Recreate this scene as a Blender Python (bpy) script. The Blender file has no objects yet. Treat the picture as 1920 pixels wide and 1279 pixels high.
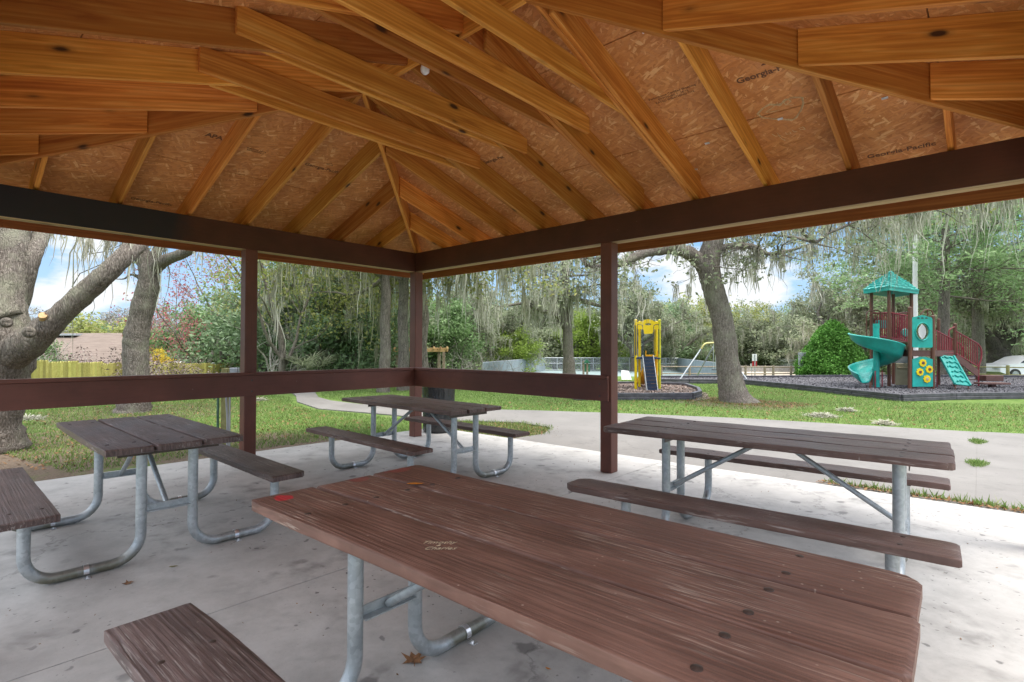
import bpy, math, random, os
import numpy as np
from mathutils import Vector, Matrix

# ------------------------------------------------------------------ camera, world, sun, exposure
S = bpy.context.scene
COL = S.collection
F_PX, YAW, PITCH, ROLL = 995.23, 2.3096, 0.0144, -0.0033
CAM = np.array([6.6023, -5.0515, 1.3488])

def _rot():
    cp, sp, cy, sy = math.cos(PITCH), math.sin(PITCH), math.cos(YAW), math.sin(YAW)
    f = np.array([cp*cy, cp*sy, sp]); r = np.array([sy, -cy, 0.0]); d = np.cross(f, r)
    c, s = math.cos(ROLL), math.sin(ROLL)
    return np.array([c*r + s*d, -s*r + c*d, f])
RC = _rot()
cam_data = bpy.data.cameras.new('camera')
cam = bpy.data.objects.new('camera', cam_data); COL.objects.link(cam)
m = Matrix.Identity(4)
for i in range(3):
    m[i][0] = RC[0][i]; m[i][1] = -RC[1][i]; m[i][2] = -RC[2][i]; m[i][3] = CAM[i]
cam.matrix_world = m
cam_data.sensor_width = 36; cam_data.lens = F_PX/1920*36; cam_data.clip_start = 0.03; cam_data.clip_end = 1500
S.camera = cam

SUN_EL, SUN_AZ = math.radians(66), math.radians(10)      # azimuth measured from +X towards +Y
SKY_STRENGTH, SUN_STRENGTH, EXPOSURE = 0.12, 1.5, 1.86
world = bpy.data.worlds.new('World'); S.world = world; world.use_nodes = True
wt = world.node_tree; wt.nodes.clear()
def wn(t, **k):
    n = wt.nodes.new(t)
    for a, b in k.items(): setattr(n, a, b)
    return n
wo = wn('ShaderNodeOutputWorld'); bg = wn('ShaderNodeBackground')
sky = wn('ShaderNodeTexSky', sky_type='NISHITA', sun_disc=False, sun_elevation=SUN_EL, sun_rotation=math.radians(90)-SUN_AZ,
         air_density=1.0, dust_density=0.1, ozone_density=3.0)
tc = wn('ShaderNodeTexCoord'); mp = wn('ShaderNodeMapping'); mp.inputs['Scale'].default_value = (1, 1, 2.6)
mp.inputs['Location'].default_value = (0.35, 0.1, 0.2)
cn = wn('ShaderNodeTexNoise'); cn.inputs['Scale'].default_value = 3.2; cn.inputs['Detail'].default_value = 8; cn.inputs['Roughness'].default_value = .58
cr = wn('ShaderNodeValToRGB'); cr.color_ramp.elements[0].position = .53; cr.color_ramp.elements[1].position = .60
cmx = wn('ShaderNodeMix', data_type='RGBA'); cmx.inputs[7].default_value = (5.6, 5.8, 6.1, 1)
wt.links.new(tc.outputs['Generated'], mp.inputs[0]); wt.links.new(mp.outputs[0], cn.inputs['Vector'])
wt.links.new(cn.outputs['Fac'], cr.inputs[0])
# below the cloud deck a clear blue band near the horizon, an unseen bright cloud veil added overhead to light the scene
sep = wn('ShaderNodeSeparateXYZ'); wt.links.new(tc.outputs['Generated'], sep.inputs[0])
er = wn('ShaderNodeValToRGB'); er.color_ramp.elements[0].position = .22; er.color_ramp.elements[0].color = (1, 1, 1, 1); er.color_ramp.elements[1].position = .5; er.color_ramp.elements[1].color = (0, 0, 0, 1)
wt.links.new(sep.outputs[2], er.inputs[0])
hb = wn('ShaderNodeValToRGB'); he = hb.color_ramp.elements; he[0].position = 0; he[0].color = (.55, .74, .92, 1); he[1].position = .26; he[1].color = (.2, .45, .84, 1)
wt.links.new(sep.outputs[2], hb.inputs[0])
hs_ = wn('ShaderNodeVectorMath', operation='SCALE'); hs_.inputs['Scale'].default_value = 2.9; wt.links.new(hb.outputs[0], hs_.inputs[0])
low = wn('ShaderNodeMix', data_type='RGBA'); low.inputs[7].default_value = (2.35, 2.42, 2.5, 1); wt.links.new(cr.outputs[0], low.inputs[0]); wt.links.new(hs_.outputs[0], low.inputs[6])
high = wn('ShaderNodeMix', data_type='RGBA'); high.inputs[0].default_value = .75; high.inputs[7].default_value = (8.0, 8.1, 8.3, 1); wt.links.new(sky.outputs[0], high.inputs[6])
wt.links.new(er.outputs[0], cmx.inputs[0]); wt.links.new(high.outputs[2], cmx.inputs[6]); wt.links.new(low.outputs[2], cmx.inputs[7]); wt.links.new(cmx.outputs[2], bg.inputs['Color'])
bg.inputs['Strength'].default_value = SKY_STRENGTH
wt.links.new(bg.outputs[0], wo.inputs[0])
sd = bpy.data.lights.new('sun', 'SUN'); sd.energy = SUN_STRENGTH; sd.angle = math.radians(24); sd.color = (1, .95, .88)
sun = bpy.data.objects.new('sun', sd); COL.objects.link(sun)
dv = Vector((math.cos(SUN_EL)*math.cos(SUN_AZ), math.cos(SUN_EL)*math.sin(SUN_AZ), math.sin(SUN_EL)))
sun.rotation_euler = dv.to_track_quat('Z', 'Y').to_euler(); sun.location = (10, -10, 30)
S.view_settings.view_transform = 'Standard'; S.view_settings.look = 'None'; S.view_settings.exposure = EXPOSURE; S.view_settings.gamma = 1
S.cycles.max_bounces = 10; S.cycles.diffuse_bounces = 6; S.cycles.transparent_max_bounces = 24
S.cycles.use_denoising = True

# ------------------------------------------------------------------ places from the survey of the photograph
def ray(px, py): return RC.T @ np.array([(px-960)/F_PX, (py-639.5)/F_PX, 1.0])
def P(px, py, d): return CAM + ray(px, py)*d                       # a point at optical depth d
def W(px, d, z):                                                     # column px, depth d, height z
    a = P(px, 640, d); b = P(px, 700, d)
    return P(px, 640 + 60*(z-a[2])/(b[2]-a[2]), d)
def G(px, py, z=0.0):
    r = ray(px, py); return CAM + r*((z-CAM[2])/r[2])
ER = np.array([RC[0][0], RC[0][1], 0]); ER /= np.linalg.norm(ER)    # horizontal right
EF = np.array([RC[2][0], RC[2][1], 0]); EF /= np.linalg.norm(EF)    # horizontal forward
def sstep(a, b, x):
    t = np.clip((x-a)/(b-a), 0, 1); return t*t*(3-2*t)
def ground_z(x, y):
    left = -0.15*sstep(8, 13, -x) - 0.06*np.maximum(0, -13-x)
    left = np.maximum(left, -2.4)*(1-sstep(9, 20, y))
    r = np.hypot(x-CAM[0], y-CAM[1])
    return left - 0.6*sstep(27, 35, r) - 0.9*sstep(35, 90, r) - 0.03

# ------------------------------------------------------------------ mesh helpers
class MB:
    def __init__(s): s.v = []; s.f = []
    def add(s, vs, fs):
        o = len(s.v); s.v += [tuple(map(float, p)) for p in vs]; s.f += [tuple(i+o for i in f) for f in fs]
    def box(s, c, size, ax=None, bev=0.0):
        hx, hy, hz = [q/2 for q in size]
        ax = np.eye(3) if ax is None else np.array(ax, float)
        c = np.array(c, float)
        if bev <= 0:
            vs = [(x*hx, y*hy, z*hz) for x in (-1, 1) for y in (-1, 1) for z in (-1, 1)]
            fs = [(0, 1, 3, 2), (4, 6, 7, 5), (0, 4, 5, 1), (2, 3, 7, 6), (0, 2, 6, 4), (1, 5, 7, 3)]
        else:
            b = min(bev, hx*.9, hy*.9, hz*.9); vs = []; idx = {}
            for x in (-1, 1):
                for y in (-1, 1):
                    for z in (-1, 1):
                        for k in range(3):
                            q = [x*(hx-b), y*(hy-b), z*(hz-b)]; q[k] = (x*hx, y*hy, z*hz)[k]
                            idx[(x, y, z, k)] = len(vs); vs.append(q)
            I = idx; fs = []
            for s_ in (-1, 1):
                fs.append([I[(s_, a, b_, 0)] for a, b_ in ((-1, -1), (1, -1), (1, 1), (-1, 1))][::s_])
                fs.append([I[(a, s_, b_, 1)] for a, b_ in ((-1, -1), (-1, 1), (1, 1), (1, -1))][::s_])
                fs.append([I[(a, b_, s_, 2)] for a, b_ in ((-1, -1), (1, -1), (1, 1), (-1, 1))][::s_])
            for a in (-1, 1):
                for c_ in (-1, 1):
                    fs.append([I[(-1, a, c_, 1)], I[(1, a, c_, 1)], I[(1, a, c_, 2)], I[(-1, a, c_, 2)]][::-a*c_])
                    fs.append([I[(a, -1, c_, 0)], I[(a, 1, c_, 0)], I[(a, 1, c_, 2)], I[(a, -1, c_, 2)]][::a*c_])
                    fs.append([I[(a, c_, -1, 0)], I[(a, c_, 1, 0)], I[(a, c_, 1, 1)], I[(a, c_, -1, 1)]][::-a*c_])
                    for b_ in (-1, 1): fs.append([I[(a, c_, b_, 0)], I[(a, c_, b_, 1)], I[(a, c_, b_, 2)]][::a*c_*b_])
        s.add([c + v[0]*ax[0] + v[1]*ax[1] + v[2]*ax[2] for v in vs], fs); return s
    def bar(s, a, b, w, h, up=(0, 0, 1), bev=0.0, ext=0.0):
        a = np.array(a, float); b = np.array(b, float); d = b-a; L = np.linalg.norm(d); x = d/L
        y = np.cross(up, x); y /= np.linalg.norm(y); z = np.cross(x, y)
        return s.box((a+b)/2, (L+2*ext, w, h), (x, y, z), bev)
    def tube(s, pts, r, n=10, cap=True, twist=0.0):
        pts = np.array(pts, float); N = len(pts); r = np.full(N, r, float) if np.isscalar(r) else np.array(r, float)
        t = np.gradient(pts, axis=0); t /= np.linalg.norm(t, axis=1)[:, None]+1e-9
        ref = np.array([0, 0, 1.0]) if abs(t[0][2]) < .9 else np.array([1.0, 0, 0])
        u = np.cross(ref, t[0]); u /= np.linalg.norm(u); vs = []
        for i in range(N):
            u = u - t[i]*np.dot(u, t[i]); u /= np.linalg.norm(u)+1e-9; w = np.cross(t[i], u)
            for k in range(n):
                a = 2*math.pi*k/n; vs.append(pts[i] + r[i]*(math.cos(a)*u + math.sin(a)*w))
        fs = [(i*n+k, i*n+(k+1) % n, (i+1)*n+(k+1) % n, (i+1)*n+k) for i in range(N-1) for k in range(n)]
        if cap: fs += [tuple(range(n))[::-1], tuple((N-1)*n+k for k in range(n))]
        s.add(vs, fs); return s
    def prism(s, poly, axis_o, ex, ey, ez, depth):
        """polygon (2-D) in ex/ey plane at axis_o, extruded by depth along ez"""
        o = np.array(axis_o, float); ex = np.array(ex, float); ey = np.array(ey, float); ez = np.array(ez, float); n = len(poly)
        vs = [o + a*ex + b*ey for a, b in poly] + [o + a*ex + b*ey + ez*depth for a, b in poly]
        fs = [tuple(range(n))[::-1], tuple(range(n, 2*n))] + [(i, (i+1) % n, n+(i+1) % n, n+i) for i in range(n)]
        s.add(vs, fs); return s
    def build(s, name, mat, parent=None, smooth=False, loc=None):
        me = bpy.data.meshes.new(name); me.from_pydata(s.v, [], [tuple(f) for f in s.f]); me.update()
        import bmesh
        bm = bmesh.new(); bm.from_mesh(me); bmesh.ops.recalc_face_normals(bm, faces=bm.faces); bm.to_mesh(me); bm.free()
        return link(name, me, mat, parent, smooth, loc)
def link(name, me, mat, parent=None, smooth=False, loc=None):
    if mat: me.materials.append(mat)
    if smooth:
        me.polygons.foreach_set('use_smooth', [True]*len(me.polygons))
        if smooth != 'full':
            try: me.set_sharp_from_angle(angle=math.radians(40))
            except Exception: pass
    o = bpy.data.objects.new(name, me); COL.objects.link(o)
    if parent: o.parent = parent
    if loc is not None: o.location = loc
    return o
def npmesh(name, V, Fq, mat, parent=None, smooth=False):
    """fast mesh from numpy arrays; Fq (n,k)"""
    me = bpy.data.meshes.new(name); n, k = Fq.shape
    me.vertices.add(len(V)); me.vertices.foreach_set('co', np.asarray(V, np.float32).ravel())
    me.loops.add(n*k); me.loops.foreach_set('vertex_index', Fq.astype(np.int32).ravel())
    me.polygons.add(n); me.polygons.foreach_set('loop_start', np.arange(0, n*k, k, dtype=np.int32))
    me.update(calc_edges=True); me.validate()
    return link(name, me, mat, parent, smooth)
def tag(o, label=None, cat=None, group=None, kind=None):
    if label: o['label'] = label
    if cat: o['category'] = cat
    if group: o['group'] = group
    if kind: o['kind'] = kind
    return o
def empty(name, loc=(0, 0, 0), rz=0.0, **k):
    o = bpy.data.objects.new(name, None); COL.objects.link(o); o.location = tuple(map(float, loc)); o.rotation_euler = (0, 0, rz); o.empty_display_size = .2
    return tag(o, **k)
def copy_tree(o, parent=None):
    c = o.copy(); COL.objects.link(c)
    if parent: c.parent = parent
    for ch in [q for q in bpy.data.objects if q.parent == o]: copy_tree(ch, c)
    return c

# ------------------------------------------------------------------ materials
class Mat:
    def __init__(s, name):
        s.m = bpy.data.materials.new(name); s.m.use_nodes = True; s.t = s.m.node_tree; s.t.nodes.clear()
        s.out = s.n('ShaderNodeOutputMaterial'); s.p = s.n('ShaderNodeBsdfPrincipled'); s.l(s.p.outputs[0], s.out.inputs[0])
        s.tc = s.n('ShaderNodeTexCoord'); s.oi = s.n('ShaderNodeObjectInfo')
    def n(s, t, **k):
        q = s.t.nodes.new(t)
        for a, b in k.items(): setattr(q, a, b)
        return q
    def l(s, a, b): s.t.links.new(a, b)
    def val(s, x, sock):
        if hasattr(x, 'node'): s.l(x, sock)
        else: sock.default_value = x
    def math(s, op, a, b=0.0, c=None, clamp=False):
        q = s.n('ShaderNodeMath', operation=op, use_clamp=clamp); s.val(a, q.inputs[0]); s.val(b, q.inputs[1])
        if c is not None: s.val(c, q.inputs[2])
        return q.outputs[0]
    def coords(s, scale=(1, 1, 1), rand=0.0, loc=(0, 0, 0), src='Object', rot=(0, 0, 0)):
        v = s.tc.outputs[src]
        if rand:
            c = s.n('ShaderNodeCombineXYZ')
            for i, k in enumerate((1.0, 2.37, 3.11)): s.l(s.math('MULTIPLY', s.oi.outputs['Random'], rand*k), c.inputs[i])
            a = s.n('ShaderNodeVectorMath', operation='ADD'); s.l(v, a.inputs[0]); s.l(c.outputs[0], a.inputs[1]); v = a.outputs[0]
        mp = s.n('ShaderNodeMapping'); mp.inputs['Scale'].default_value = scale; mp.inputs['Location'].default_value = loc; mp.inputs['Rotation'].default_value = rot
        s.l(v, mp.inputs[0]); return mp.outputs[0]
    def noise(s, v, scale, detail=4, rough=.5, dist=0.0, out='Fac'):
        q = s.n('ShaderNodeTexNoise'); s.l(v, q.inputs['Vector']); q.inputs['Scale'].default_value = scale
        q.inputs['Detail'].default_value = detail; q.inputs['Roughness'].default_value = rough; q.inputs['Distortion'].default_value = dist
        return q.outputs[out]
    def voro(s, v, scale, feature='F1', out='Distance', rnd=1.0):
        q = s.n('ShaderNodeTexVoronoi', feature=feature); s.l(v, q.inputs['Vector']); q.inputs['Scale'].default_value = scale
        q.inputs['Randomness'].default_value = rnd; return q.outputs[out]
    def ramp(s, f, *stops):
        q = s.n('ShaderNodeValToRGB'); e = q.color_ramp.elements
        while len(e) < len(stops): e.new(.5)
        for i, (p, c) in enumerate(stops):
            e[i].position = p; e[i].color = (c, c, c, 1) if isinstance(c, (int, float)) else (*c, 1)
        s.l(f, q.inputs[0]); return q.outputs[0]
    def mix(s, f, a, b, mode='MIX'):
        q = s.n('ShaderNodeMix', data_type='RGBA', blend_type=mode); s.val(f, q.inputs[0])
        for x, i in ((a, 6), (b, 7)):
            if hasattr(x, 'node'): s.l(x, q.inputs[i])
            else: q.inputs[i].default_value = (*x, 1)
        return q.outputs[2]
    def bump(s, h, strength=.3, dist=.01):
        b = s.n('ShaderNodeBump'); b.inputs['Strength'].default_value = strength; b.inputs['Distance'].default_value = dist
        s.l(h, b.inputs['Height']); s.l(b.outputs[0], s.p.inputs['Normal']); return s
    def set(s, color=None, rough=None, metal=None, spec=None):
        for x, k in ((color, 'Base Color'), (rough, 'Roughness'), (metal, 'Metallic'), (spec, 'Specular IOR Level')):
            if x is None: continue
            if hasattr(x, 'node'): s.l(x, s.p.inputs[k])
            elif isinstance(x, tuple): s.p.inputs[k].default_value = (*x, 1)
            else: s.p.inputs[k].default_value = x
        return s

def pine_mat(name, base, dark, lite, knots=True):
    s = Mat(name)
    v = s.coords((.55, 9, 9), rand=13)
    v2 = s.coords((.9, 60, 60), rand=13)
    g1 = s.noise(v, 2.2, 5, .55, 1.2); g2 = s.noise(v2, 2.0, 3, .6)
    wv = s.n('ShaderNodeTexWave', wave_type='BANDS', bands_direction='DIAGONAL'); s.l(s.coords((.12, 7, 7), rand=9), wv.inputs['Vector'])
    wv.inputs['Scale'].default_value = 3.2; wv.inputs['Distortion'].default_value = 7; wv.inputs['Detail'].default_value = 3; wv.inputs['Detail Scale'].default_value = .7
    c = s.ramp(g1, (.25, dark), (.5, base), (.75, lite))
    c = s.mix(s.math('MULTIPLY', wv.outputs['Fac'], .35), c, dark)
    c = s.mix(s.math('MULTIPLY', s.ramp(g2, (.45, 0.), (.8, 1.)), .4), c, dark)
    tone = s.n('ShaderNodeHueSaturation'); s.l(c, tone.inputs['Color'])
    s.l(s.math('ADD', s.math('MULTIPLY', s.oi.outputs['Random'], .72), .62), tone.inputs['Value'])
    hr = s.math('FRACT', s.math('MULTIPLY', s.oi.outputs['Random'], 7.31)); s.l(s.math('ADD', s.math('MULTIPLY', hr, .016), .483), tone.inputs['Hue'])
    c = tone.outputs[0]
    big = s.noise(s.coords((.8, 2.5, 2.5), rand=5), 1.6, 2)
    c = s.mix(s.math('MULTIPLY', s.ramp(big, (.45, 0.), (.7, 1.)), .4), c, dark)
    if knots:
        kd = s.voro(s.coords((2.1, 5.2, 5.2), rand=17), 1.0, rnd=1.0)
        kk = s.ramp(s.math('ADD', kd, s.math('MULTIPLY', s.math('SUBTRACT', g2, .5), .08)), (.065, 1.), (.085, .75), (.12, .25), (.19, 0.))
        c = s.mix(kk, c, (.07, .028, .012))
    s.set(c, .62, spec=.25); s.bump(g2, .25, .004); return s.m
PINE = pine_mat('pine_lumber', (.68, .30, .05), (.38, .125, .018), (.8, .44, .11))
PINE_DARK = pine_mat('stained_fascia_lumber', (.3, .115, .03), (.18, .06, .014), (.38, .17, .05), knots=False)
PINE_PALE = pine_mat('pale_pine_lumber', (.45, .31, .15), (.3, .19, .08), (.55, .41, .22))

def osb_mat():
    s = Mat('oriented_strand_board'); c = None
    base = (.36, .155, .065)
    layers = []
    for rot, sc, pos in ((.5, (5, 28, 28), 0), (2.1, (6, 30, 30), 3), (1.15, (4.5, 25, 25), 7), (2.75, (6, 26, 26), 11)):
        v0 = s.coords((1, 1, 1), rot=(0, 0, rot)); m2 = s.n('ShaderNodeMapping'); m2.inputs['Scale'].default_value = (sc[0]*2.1, sc[1]*1.9, 1); m2.inputs['Location'].default_value = (pos, pos*2, 0); s.l(v0, m2.inputs[0]); v = m2.outputs[0]; nv = s.n('ShaderNodeVectorMath', operation='ADD'); s.l(v, nv.inputs[0])
        nn = s.noise(v, .8, 2, out='Color'); s.l(nn, nv.inputs[1])
        layers.append(s.voro(nv.outputs[0], 1.0, out='Color'))
    sep = [s.n('ShaderNodeSeparateColor') for _ in layers]
    for a, b in zip(layers, sep): s.l(a, b.inputs[0])
    c = s.ramp(sep[0].outputs[0], (0, (.52, .21, .07)), (1, (.66, .29, .11)))
    for i in (1, 2, 3):
        col = s.ramp(sep[i].outputs[1], (0, (.5, .19, .055)), (.5, (.63, .26, .082)), (.85, (.7, .32, .11)), (1, (.82, .47, .21)))
        c = s.mix(s.ramp(sep[i].outputs[0], (.6, 0.), (.62, 1.)), c, col)
    big = s.noise(s.coords(), 1.3, 3)
    c = s.mix(s.math('MULTIPLY', s.ramp(big, (.4, 0.), (.75, 1.)), .4), c, (.33, .12, .04))
    fine = s.noise(s.coords((8, 50, 50)), 3, 3)
    c = s.mix(s.math('MULTIPLY', s.ramp(fine, (.55, 0.), (.75, 1.)), .35), c, (.2, .075, .03))
    s.set(c, .6, spec=.3); s.bump(sep[1].outputs[0], .12, .002); return s.m
OSB = osb_mat()

def paint_mat(name, col, worn=.5, dark_end=False):
    s = Mat(name)
    big = s.noise(s.coords(), 1.7, 5, .6); fine = s.noise(s.coords((1, 1, 1)), 45, 3)
    g = s.noise(s.coords((3, 40, 40), rand=3), 1.5, 4)
    c = s.ramp(big, (.3, tuple(x*.72 for x in col)), (.7, tuple(x*1.25 for x in col)))
    c = s.mix(s.math('MULTIPLY', s.ramp(g, (.4, 0.), (.8, 1.)), .35), c, tuple(x*.6 for x in col))
    chip = s.voro(s.coords(), 7.0)
    c = s.mix(s.math('MULTIPLY', s.ramp(chip, (.03, 1.), (.05, 0.)), worn), c, (.3, .24, .19))
    if dark_end:
        sx = s.n('ShaderNodeSeparateXYZ'); s.l(s.tc.outputs['Object'], sx.inputs[0])
        e = s.math('ADD', sx.outputs[0], s.math('MULTIPLY', s.noise(s.coords(), 5, 4), .3))
        k = s.math('MULTIPLY', s.math('SUBTRACT', e, 3.15), 4.0, clamp=True)
        c = s.mix(s.math('MULTIPLY', k, .93), c, (.016, .0145, .021))  # past a ragged edge the beam colour turns navy-black
    s.set(c, .48, spec=.4); s.bump(g, .2, .004); return s.m
BROWN = paint_mat('brown_post_paint', (.15, .052, .034))
BROWN_BEAM = paint_mat('brown_beam_paint', (.085, .026, .015), .15)
BROWN_DARK_END = paint_mat('dark_ended_brown_beam_paint', (.085, .026, .015), .15, dark_end=True)

def plank_mat(name, a, b, lite, marks=False, rough=.5):
    s = Mat(name)
    v = s.coords((.22, 4.2, 1.5), rand=11)
    wv = s.n('ShaderNodeTexWave', wave_type='BANDS', bands_direction='Y'); s.l(v, wv.inputs['Vector'])
    wv.inputs['Scale'].default_value = 3.4; wv.inputs['Distortion'].default_value = 11; wv.inputs['Detail'].default_value = 4; wv.inputs['Detail Scale'].default_value = .8; wv.inputs['Detail Roughness'].default_value = .6
    g = s.noise(s.coords((1.2, 55, 10), rand=7), 2.2, 5, .6, .4)
    big = s.noise(s.coords((1, 2, 1), rand=3), 3.0, 4)
    ring = s.ramp(wv.outputs['Fac'], (.2, 0.), (.55, .8), (.8, 1.))
    c = s.ramp(big, (.3, a), (.7, b))
    rm = s.ramp(s.noise(s.coords((.8, 3, 1), rand=6), 2.2, 3), (.35, .25), (.65, 1.)); ring = s.math('MULTIPLY', ring, rm)
    patch = s.noise(s.coords((1.5, 5, 1), rand=8), 2.0, 5, .65); c = s.mix(s.math('MULTIPLY', s.ramp(patch, (.5, 0.), (.66, 1.)), .45), c, tuple(min(1, x*1.45) for x in b))
    c = s.mix(s.math('MULTIPLY', s.ramp(patch, (.3, 1.), (.44, 0.)), .5), c, tuple(x*.5 for x in a))
    c = s.mix(s.math('MULTIPLY', ring, .45), c, tuple(x*.5 for x in a))
    c = s.mix(s.math('MULTIPLY', s.ramp(g, (.49, 0.), (.7, 1.)), .6), c, tuple(x*.42 for x in a))
    w = s.noise(s.coords((2.5, 90, 30), rand=5), 2.0, 3, .7)
    wear = s.math('MULTIPLY', s.ramp(w, (.55, 0.), (.64, 1.)), s.ramp(s.noise(s.coords((1, 1.6, 1), rand=9), 2.6, 4), (.46, 0.), (.58, 1.)))
    c = s.mix(s.math('MULTIPLY', wear, .75), c, lite)
    sp = s.voro(s.coords((1, 1, .2), rand=2), 26)
    c = s.mix(s.math('MULTIPLY', s.ramp(sp, (.06, 1.), (.1, 0.)), s.ramp(s.noise(s.coords(rand=4), 5), (.5, 0.), (.56, .8))), c, lite)
    if marks:   # splashes of red spray paint on the corner planks
        for (mx, my, rx, ry, k) in ((-.93, -.31, .045, .035, .95), (-.965, .05, .055, .05, .22), (-.97, .27, .05, .07, .25)):
            sb = s.n('ShaderNodeVectorMath', operation='SUBTRACT'); s.l(s.tc.outputs['Object'], sb.inputs[0]); sb.inputs[1].default_value = (mx, my, 0)
            mu = s.n('ShaderNodeVectorMath', operation='MULTIPLY'); s.l(sb.outputs[0], mu.inputs[0]); mu.inputs[1].default_value = (1/rx, 1/ry, 0)
            ln = s.n('ShaderNodeVectorMath', operation='LENGTH'); s.l(mu.outputs[0], ln.inputs[0])
            d = s.math('ADD', ln.outputs['Value'], s.math('MULTIPLY', s.math('SUBTRACT', s.noise(s.coords(), 22, 4), .5), 1.1))
            c = s.mix(s.math('MULTIPLY', s.ramp(d, (.85, 1.), (1.05, 0.)), k), c, (.55, .03, .045))
    h = s.math('ADD', s.math('MULTIPLY', ring, -.8), s.math('MULTIPLY', g, -1.2))
    s.set(c, s.ramp(big, (.2, rough-.08), (.8, rough+.12)), spec=.35); s.bump(h, .6, .004); return s.m
TABLE_RED = plank_mat('weathered_red_brown_planks', (.175, .085, .062), (.25, .135, .1), (.52, .41, .33), marks=True)
TABLE_GREY = plank_mat('weathered_dark_grey_brown_planks', (.105, .068, .06), (.165, .112, .1), (.36, .31, .28), rough=.42)
TABLE_MID = plank_mat('weathered_dark_brown_planks', (.135, .078, .062), (.19, .118, .1), (.4, .34, .31), rough=.42)

def galv():
    s = Mat('galvanised_steel')
    sp = s.voro(s.coords(), 55, out='Color'); n1 = s.noise(s.coords(), 6, 4)
    se = s.n('ShaderNodeSeparateColor'); s.l(sp, se.inputs[0])
    c = s.ramp(s.math('ADD', s.math('MULTIPLY', se.outputs[0], .25), s.math('MULTIPLY', n1, .8)), (.2, (.3, .325, .335)), (.8, (.56, .59, .6)))
    xyz = s.n('ShaderNodeSeparateXYZ'); s.l(s.tc.outputs['Object'], xyz.inputs[0])
    low = s.math('MULTIPLY', s.ramp(xyz.outputs[2], (.03, 1.), (.12, 0.)), s.ramp(s.noise(s.coords(), 4, 4), (.42, 0.), (.6, .8)))
    c = s.mix(low, c, (.13, .115, .05))
    s.set(c, .46, .55); s.bump(n1, .1, .003); return s.m
GALV = galv()
def plain(name, col, rough=.5, metal=0.0, var=.25, scale=6, spec=.5, bump=.05):
    s = Mat(name); n1 = s.noise(s.coords(), scale, 5, .6)
    c = s.ramp(n1, (.3, tuple(x*(1-var) for x in col)), (.7, tuple(min(1, x*(1+var)) for x in col)))
    s.set(c, rough, metal, spec); 
    if bump: s.bump(n1, bump, .01)
    return s.m
STEEL_BRIGHT = plain('bright_steel', (.75, .76, .77), .3, .8, .1, 30)
BOLT = plain('dark_bolt_steel', (.09, .065, .055), .4, .4, .4, 60)

def concrete(name, a, b, stain=.6, speck=.3):
    s = Mat(name)
    n1 = s.noise(s.coords(), .9, 6, .6); n2 = s.noise(s.coords(), 28, 4, .7)
    c = s.ramp(n1, (.3, a), (.7, b))
    c = s.mix(s.math('MULTIPLY', n2, .25), c, tuple(x*.6 for x in a))
    mot = s.noise(s.coords(loc=(2, 8, 0)), 4.5, 6, .7); c = s.mix(s.math('MULTIPLY', s.ramp(mot, (.4, 0.), (.7, 1.)), .35*stain/.75), c, tuple(x*.62 for x in a))
    blot = s.math('MULTIPLY', s.ramp(s.noise(s.coords(), 2.2, 4, .6, .4), (.53, 0.), (.66, 1.)), s.ramp(s.noise(s.coords(loc=(5, 3, 0)), 9, 4), (.36, 0.), (.6, 1.)))
    c = s.mix(s.math('MULTIPLY', blot, stain*.55), c, tuple(x*.35 for x in a))
    dv = s.coords(); wob = s.n('ShaderNodeVectorMath', operation='ADD'); s.l(dv, wob.inputs[0])
    nz = s.n('ShaderNodeVectorMath', operation='SCALE'); s.l(s.noise(dv, 12, 3, out='Color'), nz.inputs[0]); nz.inputs['Scale'].default_value = .09; s.l(nz.outputs[0], wob.inputs[1])
    for sc, lo, hi, k, gate in ((3.1, .1, .16, .45, .52), (7.5, .10, .15, .5, .5), (19, .1, .16, .6, .53)):
        v = s.voro(wob.outputs[0], sc)
        gt = s.ramp(s.noise(s.coords(loc=(sc, 1, 0)), 1.2, 2), (gate-.03, 0.), (gate+.06, 1.))
        c = s.mix(s.math('MULTIPLY', s.math('MULTIPLY', s.ramp(v, (lo, 1.), (hi, 0.)), gt), k*stain*1.3, clamp=True), c, (.085, .082, .08))
    spk = s.voro(s.coords(), 60)
    c = s.mix(s.math('MULTIPLY', s.ramp(spk, (.1, 1.), (.16, 0.)), speck), c, (.1, .09, .075))
    cw = s.n('ShaderNodeVectorMath', operation='ADD'); cs = s.n('ShaderNodeVectorMath', operation='SCALE'); s.l(s.noise(s.coords(), 1.6, 6, .65, out='Color'), cs.inputs[0]); cs.inputs['Scale'].default_value = .7; s.l(s.coords(), cw.inputs[0]); s.l(cs.outputs[0], cw.inputs[1])
    ck = s.voro(cw.outputs[0], .3, feature='DISTANCE_TO_EDGE'); c = s.mix(s.math('MULTIPLY', s.ramp(ck, (.0, 1.), (.002, 0.)), .35), c, (.06, .055, .05))
    s.set(c, s.ramp(n1, (.3, .6), (.7, .82)), spec=.3); s.bump(n2, .12, .004); return s.m
SLAB = concrete('pavilion_concrete', (.43, .412, .388), (.56, .545, .52), 1.0, .2)
WALK = concrete('sidewalk_concrete', (.175, .163, .15), (.24, .226, .21), .35, .6)

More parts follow.
